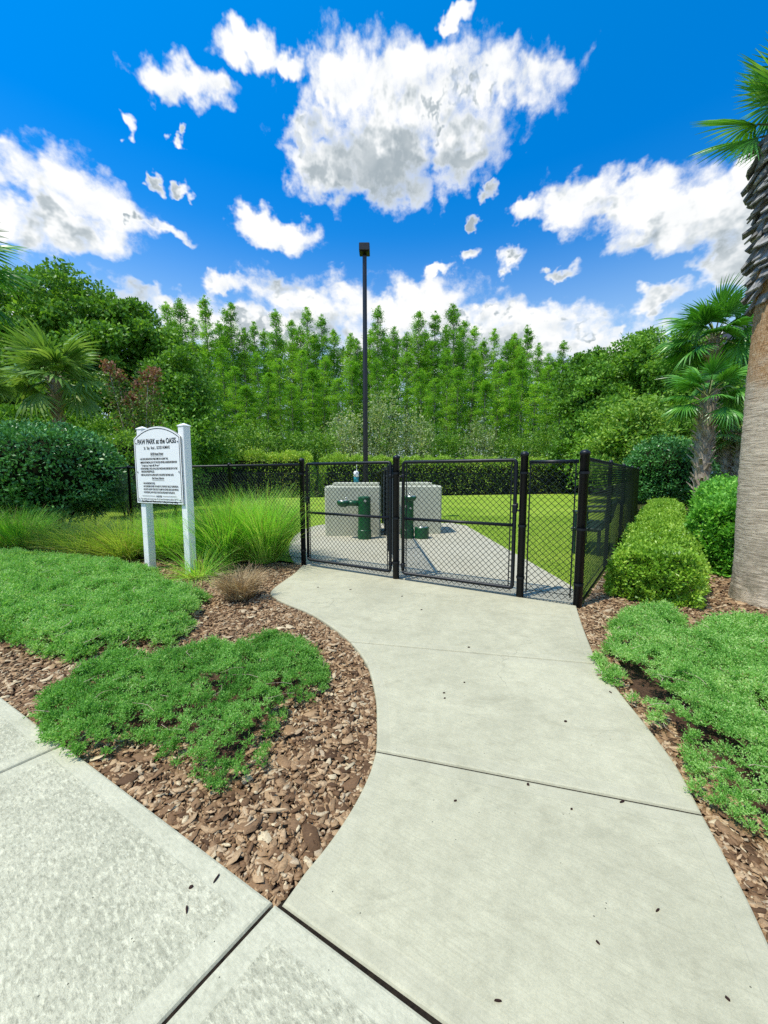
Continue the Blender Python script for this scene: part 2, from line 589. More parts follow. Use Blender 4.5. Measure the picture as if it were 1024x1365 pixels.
M['box_light'] = leaf_mat('light_hedge_leaf', (.05, .12, .010), (.15, .26, .024), (.33, .44, .075), .3, .4, .4, 2.5, gain=2.0)
M['box_bright'] = leaf_mat('bright_hedge_leaf', (.016, .070, .007), (.065, .185, .018), (.19, .35, .05), .3, .45, .3, 2.5, gain=2.4)
M['hedge_far'] = leaf_mat('far_hedge_leaf', (.04, .075, .010), (.10, .155, .02), (.24, .29, .05), .3, .5, .3, 1.0, gain=3.7)
M['juniper'] = leaf_mat('juniper_sprig', (.05, .18, .026), (.26, .55, .10), (.66, .82, .36), .42, .5, .3, 5.0, tcol=(1.1, 1.2, .6), odd=(.985, (.30, .20, .10)))
M['muhly'] = leaf_mat('muhly_grass_blade', (.06, .17, .012), (.14, .30, .03), (.36, .42, .13), .4, .5, .3, 2.0, odd=(.88, (.32, .27, .12)), gain=2.3)
M['muhly_y'] = leaf_mat('yellowing_grass_blade', (.10, .17, .02), (.21, .29, .045), (.40, .42, .13), .4, .5, .3, 2.0, odd=(.9, (.46, .36, .18)), gain=1.9)
M['dry'] = leaf_mat('dry_grass_blade', (.11, .07, .035), (.33, .24, .13), (.60, .49, .31), .25, .6, .2, 8.0, tcol=(1, .9, .6), gain=1.6)
M['palm'] = leaf_mat('palm_leaflet', (.012, .05, .006), (.035, .12, .012), (.10, .22, .03), .25, .35, .5, 1.5, gain=2.5)
M['palm_pale'] = leaf_mat('pale_palm_leaflet', (.05, .11, .02), (.11, .20, .04), (.26, .34, .10), .3, .4, .45, 1.5, gain=1.75)
M['palm_big'] = leaf_mat('near_palm_leaflet', (.012, .06, .006), (.04, .14, .012), (.14, .26, .03), .3, .35, .5, 2.0, odd=(.95, (.38, .26, .08)), gain=2.2)  # leaf green of the near palms, a few leaflets straw coloured
M['redtip'] = leaf_mat('reddish_seed_cluster', (.12, .05, .03), (.24, .12, .08), (.36, .22, .13), .25, .6, .2, 3.0, gain=1.3)
M['crape'] = leaf_mat('crape_myrtle_leaf', (.03, .07, .01), (.07, .13, .02), (.17, .22, .06), .3, .5, .3, 1.5, odd=(.85, (.22, .12, .07)), gain=1.6)
M['core'] = plain_mat('shade_dark_core_and_stems', (.012, .016, .006), .95, .05, 0, .4, 20)  # filler core and stems, the shade inside foliage put into the colour
M['blade'] = leaf_mat('lawn_blade', (.06, .13, .012), (.12, .21, .02), (.22, .30, .05), .3, .6, .2, 1.0, gain=1.5)
# ------------------------------------------------------------------ daylight and sky
SUN_EL = math.radians(66)
SUN_H = unit(np.array([-.86, -.5]))
SUN_AZ = math.atan2(SUN_H[0], SUN_H[1])
sl = bpy.data.lights.new('sun', 'SUN')
sl.energy = 5.0
sl.angle = math.radians(.53)
sl.color = (1.0, .95, .85)
so = bpy.data.objects.new('sun', sl)
C.objects.link(so)
sd = Vector((SUN_H[0] * math.cos(SUN_EL), SUN_H[1] * math.cos(SUN_EL), math.sin(SUN_EL)))
so.rotation_euler = sd.to_track_quat('Z', 'Y').to_euler()
so.location = (-6, -2, 20)

world = bpy.data.worlds.new('World')
SC.world = world
world.use_nodes = True
t = NT(world.node_tree)
sky = t.n('ShaderNodeTexSky', sky_type='NISHITA', sun_disc=False, sun_elevation=SUN_EL, sun_rotation=SUN_AZ, altitude=10, air_density=1.0, dust_density=.25, ozone_density=2.5)
skyc = t.n('ShaderNodeHueSaturation', ins={'Hue': .497, 'Saturation': 1.2, 'Value': 1.0, 'Color': sky.outputs[0]}).outputs[0]
gen = t.n('ShaderNodeTexCoord').outputs['Generated']
sep = t.n('ShaderNodeSeparateXYZ', ins={0: gen})
az = t.math('ARCTAN2', sep.outputs[0], sep.outputs[1])
el = t.math('ARCSINE', sep.outputs[2])
# blue deepens away from the horizon haze
skyc = t.mixc(1.0, skyc, t.ramp(t.mapr(el, 0, 1.0), [(0, (1.3, 1.25, 1.15)), (.18, (1.0, 1.25, 1.3)), (.34, (.36, 1.10, 1.45)), (.62, (.0, 1.04, 1.60)), (1, (.0, 1.38, 1.80))]), 'MULTIPLY')

CLOUD_OFF = -.04
CLOUDS = [  # centre and half-size in the photograph, turned into azimuth and elevation
    (455, 108, 60, 60), (530, 108, 85, 58), (620, 122, 90, 56), (715, 115, 56, 46), (530, 180, 120, 70), (450, 225, 68, 48), (520, 240, 75, 46), (610, 195, 70, 58), (425, 170, 38, 40), (560, 150, 130, 75),
    (368, 303, 56, 27), (250, 112, 60, 36), (212, 108, 38, 30), (292, 125, 32, 26), (335, 58, 46, 34), (374, 74, 28, 22), (598, 14, 18, 18),
    (30, 225, 60, 42), (90, 255, 80, 48), (150, 280, 70, 30), (215, 300, 45, 12), (10, 285, 70, 44), (90, 300, 90, 26),
    (253, 253, 14, 9), (166, 178, 10, 13), (211, 234, 10, 10), (238, 185, 8, 8),
    (775, 262, 60, 36), (830, 265, 75, 44), (900, 290, 85, 46), (950, 310, 70, 48), (985, 345, 50, 32), (1010, 235, 45, 36), (708, 280, 26, 18), (1030, 300, 60, 60), (930, 345, 45, 22),
    (678, 342, 25, 15), (622, 333, 14, 12), (746, 364, 22, 9), (876, 398, 55, 15), (651, 258, 11, 14), (630, 295, 9, 9), (585, 366, 26, 8),
    (200, 402, 50, 22), (302, 380, 30, 14), (385, 398, 66, 32), (455, 408, 75, 40), (550, 412, 95, 46), (640, 432, 90, 36), (715, 442, 60, 34), (790, 460, 70, 26), (340, 440, 220, 38), (600, 470, 240, 46), (960, 465, 110, 28), (60, 430, 90, 30), (818, 440, 14, 12)]

def azel(px, py):
    r = ray(px, py)
    return math.atan2(r[0], r[1]), math.atan2(r[2], math.hypot(r[0], r[1]))

grp = bpy.data.node_groups.new('cloud_field', 'ShaderNodeTree')
grp.interface.new_socket('V', in_out='INPUT', socket_type='NodeSocketVector')
grp.interface.new_socket('F', in_out='OUTPUT', socket_type='NodeSocketFloat')
gt = NT(grp)
gi = gt.n('NodeGroupInput').outputs[0]
acc = None
for cx, cy, rx, ry in CLOUDS:
    a0, e0 = azel(cx, cy)
    a1, _ = azel(cx + rx, cy)
    a2, _ = azel(cx - rx, cy)
    _, e1 = azel(cx, cy - ry)
    _, e2 = azel(cx, cy + ry)
    ra, re = (a1 - a2) / 2 * 1.15, (e1 - e2) / 2 * 1.15
    q = gt.vmath('MULTIPLY_ADD', gi, (1 / ra, 1 / re, 0), (-a0 / ra, -e0 / re, 0))
    f = gt.math('SUBTRACT', 1.0, gt.vmath('LENGTH', q))
    acc = f if acc is None else gt.n('ShaderNodeMath', operation='SMOOTH_MAX', ins={0: acc, 1: f, 2: .22}).outputs[0]
gt.n('NodeGroupOutput', ins={0: acc})

def field(v):
    nd = t.n('ShaderNodeGroup')
    nd.node_tree = grp
    t.t.links.new(v, nd.inputs[0])
    return nd.outputs[0]
# billows and wisps, in azimuth and elevation
dgrp = bpy.data.node_groups.new('cloud_billows', 'ShaderNodeTree')
dgrp.interface.new_socket('V', in_out='INPUT', socket_type='NodeSocketVector')
dgrp.interface.new_socket('N', in_out='OUTPUT', socket_type='NodeSocketFloat')
dgrp.interface.new_socket('W', in_out='OUTPUT', socket_type='NodeSocketVector')
dgrp.interface.new_socket('S', in_out='OUTPUT', socket_type='NodeSocketFloat')
d_ = NT(dgrp)
dv = d_.n('NodeGroupInput').outputs[0]
def n2(sc, det, rough, col=False):
    nd = d_.n('ShaderNodeTexNoise', noise_dimensions='2D', ins={'Vector': dv, 'Scale': sc, 'Detail': det, 'Roughness': rough})
    return nd.outputs['Color'] if col else nd.outputs[0]
dw1 = d_.vmath('SUBTRACT', n2(8.0, 3.0, .55, True), (.5, .5, .5))
dw2 = d_.vmath('SUBTRACT', n2(26.0, 3.0, .6, True), (.5, .5, .5))
bv = d_.vmath('ADD', dv, d_.vmath('ADD', d_.vmath('MULTIPLY', dw1, (.10, .10, 0)), d_.vmath('MULTIPLY', dw2, (.035, .035, 0))))
def vor(sc):
    return d_.n('ShaderNodeTexVoronoi', voronoi_dimensions='2D', feature='SMOOTH_F1', ins={'Vector': bv, 'Scale': sc, 'Smoothness': .35}).outputs[0]
v10 = d_.math('MULTIPLY', d_.math('SUBTRACT', .38, vor(10.0)), .80)
v24 = d_.math('MULTIPLY', d_.math('SUBTRACT', .38, vor(24.0)), .60)
nn_ = d_.math('ADD', v10, v24)
ss_ = d_.math('ADD', d_.math('ADD', v10, d_.math('MULTIPLY', v24, .8)), d_.math('MULTIPLY', n2(13.0, 2.5, .5), 1.3))
nn_ = d_.math('ADD', nn_, d_.math('MULTIPLY', d_.math('SUBTRACT', .38, vor(55.0)), .16))
nn_ = d_.math('ADD', nn_, d_.math('MULTIPLY', d_.math('SUBTRACT', n2(13.0, 7.0, .60), .5), 1.0))
nn_ = d_.math('ADD', nn_, d_.math('MULTIPLY', d_.math('SUBTRACT', n2(60.0, 5.0, .68), .5), .55))
d_.n('NodeGroupOutput', ins={0: nn_, 1: d_.vmath('ADD', d_.vmath('MULTIPLY', dw1, (.09, .07, 0)), d_.vmath('MULTIPLY', dw2, (.055, .05, 0))), 2: ss_})

def billows(v):
    nd = t.n('ShaderNodeGroup')
    nd.node_tree = dgrp
    t.t.links.new(v, nd.inputs[0])
    return nd.outputs[0], nd.outputs[1], nd.outputs[2]
ae = t.n('ShaderNodeCombineXYZ', ins={0: az, 1: el, 2: 0.0}).outputs[0]
bae = t.vmath('MULTIPLY', ae, (.78, 1, 1))
nz0, warp, sm0 = billows(bae)
_n, _w, sm1 = billows(t.vmath('ADD', bae, (-.018, .030, 0)))
f0 = field(t.vmath('ADD', ae, warp))
# other clouds all round the sky, outside the part seen in the photograph
gn = t.noise(t.vmath('MULTIPLY', gen, (1, 1, 1.8)), 3.2, 3, .5)
gmask = t.mapr(t.math('ABSOLUTE', az), .95, 1.25, 0, 1, True)
fg = t.math('SUBTRACT', t.math('MULTIPLY', t.math('MULTIPLY', t.math('SUBTRACT', gn, .52), 7.0), gmask), t.math('MULTIPLY', t.math('SUBTRACT', 1.0, gmask), 3.0))
f0 = t.math('MAXIMUM', f0, fg)
core = t.math('MINIMUM', t.math('MULTIPLY', f0, 1.35), .80)
dens = t.math('ADD', t.math('ADD', core, t.math('MULTIPLY', nz0, .85)), CLOUD_OFF)
alpha = t.mapr(dens, -.12, .66, 0, 1, True)
alpha = t.math('MULTIPLY', alpha, t.mapr(el, -.02, .05))
relief = t.math('SUBTRACT', sm1, sm0)                    # > 0 where more cloud lies towards the sun
fu = t.math('MULTIPLY', field(t.vmath('ADD', ae, t.vmath('ADD', t.vmath('MULTIPLY', warp, (3.0, 3.0, 0)), (-.04, .10, 0)))), 2.0)
base_sh = t.math('MULTIPLY', t.mapr(fu, -.6, 1.5, 0, .95, True), t.mapr(dens, .1, .8, 0, 1, True))
under = t.math('ADD', base_sh, t.math('MULTIPLY', t.math('SUBTRACT', relief, .06), .36))
under = t.math('ADD', under, .06, True)
cc = t.ramp(under, [(0, (6.9, 6.95, 6.95)), (.22, (6.3, 6.45, 6.5)), (.55, (4.7, 5.05, 5.25)), (1, (2.7, 3.15, 3.45))])
skyc = t.mixc(t.mapr(el, .55, .05, 0, .88, True), skyc, (4.6, 5.6, 6.3))
col = t.mixc(alpha, skyc, cc)
bg = t.n('ShaderNodeBackground', ins={'Color': col, 'Strength': .15}).outputs[0]
t.n('ShaderNodeOutputWorld', ins={'Surface': bg})
world.cycles.sampling_method = 'NONE'
world.cycles.sample_map_resolution = 512

SC.view_settings.view_transform = 'Standard'
SC.view_settings.look = 'None'
SC.view_settings.exposure = 0
SC.render.engine = 'CYCLES'
SC.cycles.max_bounces = 7
SC.cycles.diffuse_bounces = 3
SC.cycles.glossy_bounces = 2
SC.cycles.transmission_bounces = 5
SC.cycles.transparent_max_bounces = 6
SC.cycles.caustics_reflective = False
SC.cycles.caustics_refractive = False
SC.cycles.use_denoising = False

# ------------------------------------------------------------------ the setting: ground, lawn, concrete
def sheet(name, poly, z, mat):
    me = bpy.data.meshes.new(name)
    me.from_pydata([(float(p[0]), float(p[1]), z) for p in poly], [], [tuple(range(len(poly)))])
    me.materials.append(mat)
    me.update()
    o = link(name, me)
    o['kind'] = 'structure'
    if me.polygons[0].normal.z < 0:
        me.flip_normals()
    return o

sheet('ground', [(-600, -300), (600, -300), (600, 900), (-600, 900)], -.05, M['ground'])

P1, P2, P3, P4 = G(405, 752), G(528, 771), G(693, 795), G(770, 806)
gdir = unit((P4 - P1)[:2])                       # along the gates, towards the right
gnrm = np.array([-gdir[1], gdir[0]])             # into the dog park
FL = P1[:2] - gdir * 9.5                         # far left corner of the front fence
FR = np.array([7.0, 10.5])                       # first corner of the right fence
FR2 = np.array([19.5, 30.0])
FBL = np.array([-17.0, 20.5])
sheet('lawn', [FL, P1[:2] + gnrm * .05, P4[:2] + gnrm * .05, FR, FR2, FBL], -.012, M['lawn'])

def bez(pts, k=6):
    """Catmull-Rom through points"""
    pts = [np.array(p[:2], float) for p in pts]
    out = []
    for i in range(len(pts) - 1):
        p0 = pts[max(i - 1, 0)]; p1 = pts[i]; p2 = pts[i + 1]; p3 = pts[min(i + 2, len(pts) - 1)]
        for s in range(k):
            u = s / k
            out.append(.5 * ((2 * p1) + (-p0 + p2) * u + (2 * p0 - 5 * p1 + 4 * p2 - p3) * u * u + (-p0 + 3 * p1 - 3 * p2 + p3) * u ** 3))
    out.append(pts[-1])
    return out

def offset_poly(poly, d):
    poly = [np.array(p[:2], float) for p in poly]
    n = len(poly)
    area = sum(poly[i][0] * poly[(i + 1) % n][1] - poly[(i + 1) % n][0] * poly[i][1] for i in range(n))
    s = 1 if area > 0 else -1
    out = []
    for i in range(n):
        a, b, c = poly[i - 1], poly[i], poly[(i + 1) % n]
        n1 = unit(np.array([-(b - a)[1], (b - a)[0]])) * s
        n2 = unit(np.array([-(c - b)[1], (c - b)[0]])) * s
        m = n1 + n2
        m = m / max(.35, float(m @ m)) * 2
        out.append(b + m * d)
    return out

def clean(poly, corners, rad=.10, mind=.025):
    out = []
    for p in poly:
        p = np.array(p[:2], float)
        isc = any(np.linalg.norm(p - c) < 1e-6 for c in corners)
        if not isc and any(np.linalg.norm(p - c) < rad for c in corners):
            continue
        if out and np.linalg.norm(p - out[-1]) < mind:
            continue
        out.append(p)
    return out

def slab(name, poly, mats, band=.07, gap=.0, parent=None, z=0.0):
    """concrete panel: rounded outer arris, tooled band, field"""
    n = len(poly)
    R = [(offset_poly(poly, gap), -.07), (offset_poly(poly, gap), -.010), (offset_poly(poly, gap + .004), -.003), (offset_poly(poly, gap + .011), 0.0), (offset_poly(poly, gap + band), 0.0), (offset_poly(poly, gap + band + .004), .0012)]
    V = []
    for pl, zz in R:
        V += [(float(p[0]), float(p[1]), zz + z) for p in pl]
    fs, mi = [], []
    for k in range(len(R) - 1):
        for i in range(n):
            j = (i + 1) % n
            fs.append((k * n + i, k * n + j, (k + 1) * n + j, (k + 1) * n + i))
            mi.append(0)
    b = (len(R) - 1) * n
    fs.append(tuple(b + i for i in range(n)))
    mi.append(1)
    me = bpy.data.meshes.new(name)
    me.from_pydata(V, [], fs)
    for q in mats:
        me.materials.append(q)
    me.polygons.foreach_set('material_index', mi)
    me.update()
    if me.polygons[len(fs) - 1].normal.z < 0:
        me.flip_normals()
    o = link(name, me, parent)
    o['kind'] = 'structure'
    return o

swA, swB = G(0, 922)[:2], G(600, 1365)[:2]
sdir = unit(swB - swA)                            # along the pavement edge, rightwards
sin_ = np.array([-.60, -.80])                     # joints run back this way
J1 = G(367, 1200)[:2]
J2 = G(88, 990)[:2]
sp = float(np.linalg.norm(J1 - J2))
WW = 2.3
for k in range(-3, 4):
    a = J1 + sdir * sp * k
    b = a + sdir * sp
    slab('sidewalk', [a, b, b + sin_ * WW, a + sin_ * WW], [M['walk_edge'], M['walk']], .07, .0055)
sheet('sidewalk_joint', [swA - sdir * 3.5 + sin_ * .03, swA + sdir * 7.5 + sin_ * .03, swA + sdir * 7.5 + sin_ * WW, swA - sdir * 3.5 + sin_ * WW], -.011, M['joint'])

left_px = [(377, 1192), (405, 1160), (440, 1117), (470, 1072), (490, 1032), (500, 1000), (501, 960), (499, 925), (488, 885), (466, 855), (440, 834), (412, 817), (385, 806), (366, 797), (360, 789), (372, 778), (392, 764), (399, 757), (404, 752.6)]
right_px = [(769, 807), (775, 826), (786, 855), (800, 885), (830, 925), (868, 972), (905, 1022), (939, 1085), (980, 1160), (1024, 1248), (1080, 1370)]
Lc = [G(*p)[:2] for p in left_px]
Rc = [G(*p)[:2] for p in right_px]
# the near right edge runs on until it meets the pavement
swl = lambda p: (p - swA) - sdir * ((p - swA) @ sdir)
rd = unit(Rc[-1] - Rc[-2])
nn = np.array([-sdir[1], sdir[0]])
tt = ((swA - Rc[-1]) @ nn) / (rd @ nn)
Rc = Rc[:-1]
Rc.append(Rc[-1] + rd * ((((swA - Rc[-1]) @ nn) / (rd @ nn)) + .003))
print('path end', Rc[-2:], swl(Rc[-1]))
Lb = bez(Lc, 5)
Rb = bez(Rc, 5)
def idx(curve, p):
    return int(np.argmin([np.linalg.norm(c - p) for c in curve]))
jA, jB, jC, jD = G(500, 1000)[:2], G(938, 1083)[:2], G(466, 857)[:2], G(800, 888)[:2]
ia, ic, ib, id_ = idx(Lb, jA), idx(Lb, jC), idx(Rb, jB), idx(Rb, jD)
nb = -nn * .003 if nn[1] > 0 else nn * .003
start = J1 + sdir * .02 + nb
sheet('path_joint', [J1 + sdir * .01 - nn * .015, J1 + sdir * 3.2 - nn * .015, J1 + sdir * 3.2 + nn * .02, J1 + sdir * .02 + nn * .02], -.009, M['joint'])
PM = [M['path_edge'], M['path']]
for pl, cs in (([start] + Lb[1:ia + 1] + Rb[ib:], (start, Lb[ia], Rb[ib], Rb[-1])),
               (Lb[ia:ic + 1] + Rb[id_:ib + 1], (Lb[ia], Lb[ic], Rb[id_], Rb[ib])),
               (Lb[ic:] + Rb[0:id_ + 1], (Lb[ic], Lb[-1], Rb[0], Rb[id_]))):
    pl = clean(pl, cs)
    slab('path', pl, PM, .07, .0055)
whole_path = Lb + Rb
sheet('path_joint', [G(*p)[:2] for p in [(503, 996), (935, 1078), (936, 1088), (502, 1006)]], -.011, M['joint'])
sheet('path_joint', [G(*p)[:2] for p in [(470, 854), (797, 885.5), (799, 891), (471, 861)]], -.011, M['joint'])
# pad inside the fence
pad_px = [(400, 755.5), (391, 748), (385, 736), (387, 722), (396, 711), (412, 703), (440, 698.5), (520, 697.5), (602, 697), (622, 700.5), (660, 722), (700, 744.5), (735, 764.5), (764, 781), (768, 804)]
pad = [G(*p)[:2] for p in pad_px]
pad_poly = bez([P1[:2] + np.array([-.04, .03])] + pad[1:8], 4) + pad[8:-1] + [P4[:2] + np.array([.0, .03])]
pad_poly = clean(pad_poly, (pad_poly[0], pad_poly[-1]))
slab('pad', pad_poly, [M['pad'], M['pad']], .06, .004)

# ------------------------------------------------------------------ planting beds
bedL = [swA - sdir * 3.0, J1 + sdir * .02] + [p + (p - Lb[min(i + 1, len(Lb) - 1)]) * 0 for i, p in enumerate(Lb[1:])] + [P1[:2], FL - gdir * 6, FL - gdir * 6 + np.array([-3, -7])]
sheet('mulch_bed', bedL, -.034, M['mulch'])
bedR = Rb[:-1] + [Rb[-1] + np.array([.3, 0]), np.array([9, -.6]), np.array([16, 14.0]), np.array([12, 16]), FR + np.array([.05, -.05]), P4[:2] + np.array([.03, -.02])]
sheet('mulch_bed', bedR, -.034, M['mulch'])

def chips(name, poly, box, dens_f, label, seed, avoid=()):
    r = np.random.default_rng(seed)
    x0, y0, x1, y1 = box
    nmax = int((x1 - x0) * (y1 - y0) * 8500)
    P = np.stack([r.uniform(x0, x1, nmax), r.uniform(y0, y1, nmax)], 1)
    d = np.hypot(P[:, 0], P[:, 1])
    keep = r.random(nmax) < dens_f(d)
    P, d = P[keep], d[keep]
    m = inside(P, poly)
    for a in avoid:
        m &= ~(inside(P, a) & (edge_dist(P, a) > .12))
    P, d = P[m], d[m]
    ed = edge_dist(P, poly)
    n = len(P)
    Ln = np.clip(r.lognormal(math.log(.0150), .52, n), .006, .055) * (1 + .05 * np.maximum(0, d - 3))
    As = r.uniform(.22, .68, n)
    Ln = np.minimum(Ln, .02 + ed * 1.6)
    Th = r.uniform(.0015, .0045, n)
    yaw = r.uniform(0, 2 * np.pi, n)
    pit = r.normal(0, .15, n)
    rol = r.normal(0, .19, n)
    K = 7
    ang = np.linspace(0, 2 * np.pi, K, endpoint=False)[None] + r.normal(0, .2, (n, K))
    rad = r.uniform(.68, 1.12, (n, K))
    X = np.cos(ang) * rad * Ln[:, None]
    Y = np.sin(ang) * rad * (Ln * As)[:, None]
    bend = r.normal(0, 4.0, n)[:, None]
    Zt = bend * X * X + r.normal(0, .0012, (n, K))
    top = np.stack([X * .96, Y * .96, Zt + Th[:, None]], -1)
    bot = np.stack([X * 1.03, Y * 1.05, Zt - Th[:, None] * .3], -1)
    Q = np.concatenate([top, bot], 1)
    cp, sp_ = np.cos(pit)[:, None], np.sin(pit)[:, None]
    x, y, z = Q[..., 0], Q[..., 1], Q[..., 2]
    x, z = x * cp + z * sp_, -x * sp_ + z * cp
    cr, sr = np.cos(rol)[:, None], np.sin(rol)[:, None]
    y, z = y * cr - z * sr, y * sr + z * cr
    cy, sy = np.cos(yaw)[:, None], np.sin(yaw)[:, None]
    x, y = x * cy - y * sy, x * sy + y * cy
    base = -.026 + r.random(n) ** 1.5 * .026 * np.clip(ed / .12, .25, 1)
    V = np.stack([x + P[:, 0, None], y + P[:, 1, None], z + base[:, None]], -1).reshape(-1, 3)
    o = np.arange(n)[:, None] * (2 * K)
    tops = o + np.arange(K)[None]
    sides = np.stack([o + np.arange(K)[None], o + K + np.arange(K)[None], o + K + (np.arange(K)[None] + 1) % K, o + (np.arange(K)[None] + 1) % K], -1).reshape(-1, 4)
    me = raw_mesh(name, V, [tops, sides], M['chip'])
    ob = link(name, me)
    tag(ob, label, 'mulch', kind='stuff')
    return n

# ------------------------------------------------------------------ creeping juniper patches
def jpoly(px, z=.05):
    return [G(p[0], p[1], z)[:2] for p in px]
JUN = {
 'back': [(-60, 742), (0, 738), (60, 745), (150, 752), (205, 762), (220, 782), (262, 790), (275, 803), (262, 820), (242, 846), (215, 860), (180, 850), (150, 862), (95, 876), (50, 860), (0, 848), (-80, 846)],
 'front': [(48, 946), (66, 922), (92, 908), (128, 889), (146, 878), (200, 877), (262, 863), (310, 866), (345, 847), (390, 851), (424, 868), (436, 897), (428, 917), (388, 934), (368, 962), (362, 1004), (336, 1022), (306, 1036), (282, 1042), (258, 1030), (236, 1010), (220, 988), (195, 982), (165, 982), (140, 995), (112, 1008), (92, 984), (58, 970)],
 'right': [(797, 872), (812, 850), (822, 832), (838, 818), (865, 812), (902, 816), (912, 832), (900, 846), (918, 850), (940, 832), (985, 826), (1040, 834), (1110, 870), (1190, 960), (1200, 1100), (1130, 1180), (1050, 1115), (1015, 1098), (985, 1085), (962, 1062), (938, 1050), (922, 1030), (918, 1000), (898, 984), (872, 968), (866, 945), (838, 925), (818, 905)],
}
JUNP = {k: jpoly(v) for k, v in JUN.items()}

def juniper(key, label, seed, near):
    r = np.random.default_rng(seed)
    poly = np.array(JUNP[key])
    x0, y0 = poly.min(0) - .05
    x1, y1 = poly.max(0) + .05
    n0 = int((x1 - x0) * (y1 - y0) * 620)
    P = np.stack([r.uniform(x0, x1, n0), r.uniform(y0, y1, n0)], 1)
    ins = inside(P, poly)
    ed = edge_dist(P, poly) * np.where(ins, 1, -1)
    nz_ = vnoise(P[:, 0] * 5 + seed, P[:, 1] * 5) * .6 + vnoise(P[:, 0] * 14, P[:, 1] * 14 + seed) * .4
    e2 = ed + (nz_ - near[2]) * .09
    d = np.hypot(P[:, 0], P[:, 1])
    hole = vnoise(P[:, 0] * 3.1 + 11, P[:, 1] * 3.1 + seed) + .5 * vnoise(P[:, 0] * 8, P[:, 1] * 8)
    keep = (e2 > 0) & (r.random(n0) < np.clip(2.6 / d, .45, 1.0)) & (hole > near[0]) & ~((hole < near[1]) & (r.random(n0) < .5))
    P, e2, d = P[keep], e2[keep], d[keep]
    m = len(P)
    sc = np.clip(d / 2.4, .8, 1.9)
    hump = vnoise(P[:, 0] * 3.4 + 3, P[:, 1] * 3.4) * .6 + vnoise(P[:, 0] * 8, P[:, 1] * 8 + 5) * .4
    H = (.03 + .13 * hump) * np.clip(e2 / .12, .25, 1) - .02 + np.abs(r.normal(0, .024, m))
    Rt = r.uniform(.030, .052, m) * sc
    S = 26
    K = 9
    u = r.normal(size=(m, S, 3)); u[..., 2] = np.abs(u[..., 2]) * 1.1 + .05
    u = unit(u)
    C0 = np.column_stack([P, H])[:, None, :]
    base = C0 + u * (Rt[:, None] * r.uniform(.15, .55, (m, S)))[..., None]
    ax = unit(u * 1.0 + r.normal(0, .45, (m, S, 3)) + np.array([0, 0, .25]))
    Ls = Rt[:, None] * r.uniform(.5, .95, (m, S))
    s = np.linspace(.05, 1, K)[None, None, :]
    B = base[:, :, None, :] + ax[:, :, None, :] * (Ls[..., None] * s)[..., None]
    D = unit(r.normal(size=(m, S, K, 3)) * .55 + ax[:, :, None, :] * .8 + np.array([0, 0, .15]))
    ll = r.uniform(.0075, .0135, (m, S, K)) * sc[:, None, None] * (1.15 - .4 * s)
    V, Fq = leaves(B.reshape(-1, 3), D.reshape(-1, 3), ll.ravel(), ll.ravel() * .55)
    sou = Soup()
    sou.add(V, Fq, 0)
    # woody runners lying between the tufts
    q = max(14, m // 26)
    ii = r.integers(0, m, q)
    k = 5
    yaw = r.uniform(0, 6.28, q)
    uu = np.linspace(0, 1, k)[None]
    L = r.uniform(.08, .22, q)[:, None]
    PX = P[ii, 0][:, None] + np.cos(yaw)[:, None] * L * uu + .02 * np.sin(uu * 5 + yaw[:, None])
    PY = P[ii, 1][:, None] + np.sin(yaw)[:, None] * L * uu
    PZ = (H[ii] + Rt[ii] * .75)[:, None] + .010 * np.sin(uu * 3.14)
    PP = np.stack([PX, PY, PZ], -1)
    sd_ = np.stack([-np.sin(yaw), np.cos(yaw), np.zeros(q)], -1)[:, None, :]
    V2, F2 = strips(PP, np.full((q, k), .003) * sc[ii][:, None], np.broadcast_to(sd_, PP.shape))
    sou.add(V2, F2, 1)
    me = sou.mesh('creeping_juniper', [M['juniper'], M['boot']])
    ob = link('creeping_juniper', me)
    tag(ob, label, 'ground cover', kind='stuff')
    print('juniper', key, m, m * S * K)

juniper('back', 'mat of green creeping juniper on bark mulch in front of the white sign', 11, (.24, .54, .48))
juniper('front', 'rounded patch of green creeping juniper near the corner of path and sidewalk', 12, (.13, .38, .30))
juniper('right', 'sprawling green creeping juniper along the right edge of the path', 13, (.24, .52, .46))
NC = chips('bark_mulch', bedL, (-7.5, .9, .2, 6.4), lambda d: np.clip(1.25 - d * .17, .22, 1), 'brown bark mulch chips covering the left planting bed', 21, [JUNP['back'], JUNP['front']])
NC += chips('bark_mulch', bedR, (1.0, .3, 6.5, 9.0), lambda d: np.clip(1.25 - d * .17, .2, 1), 'brown bark mulch chips along the right edge of the path', 22, [JUNP['right']])
print('chips', NC)

# big pieces lying on the mulch and the concrete
def bark_piece(name, px, L, Wd, yaw, label, cat, mat, z=.0, th=.006, bend=2.0, seed=0):
    r = np.random.default_rng(seed + 50)
    K = 9
    a = np.linspace(0, 2 * np.pi, K, endpoint=False)
    ra = r.uniform(.75, 1.1, K)
    X, Y = np.cos(a) * ra * L / 2, np.sin(a) * ra * Wd / 2
    Z = bend * X * X
    cx, sx = math.cos(yaw), math.sin(yaw)
    top = [(x * cx - y * sx, x * sx + y * cx, zz + th) for x, y, zz in zip(X * .9, Y * .9, Z)]
    bot = [(x * cx - y * sx, x * sx + y * cx, zz) for x, y, zz in zip(X, Y, Z)]
    mb = MB()
    mid = (0, 0, th * 1.25)
    mb.add(top + bot + [mid], [(i, (i + 1) % K, 2 * K) for i in range(K)] + [(K + i, K + (i + 1) % K, (i + 1) % K, i) for i in range(K)] + [tuple(range(2 * K - 1, K - 1, -1))])
    g = G(px[0], px[1], z)
    return tag(mb.build(name, mat, loc=(g[0], g[1], z)), label, cat)

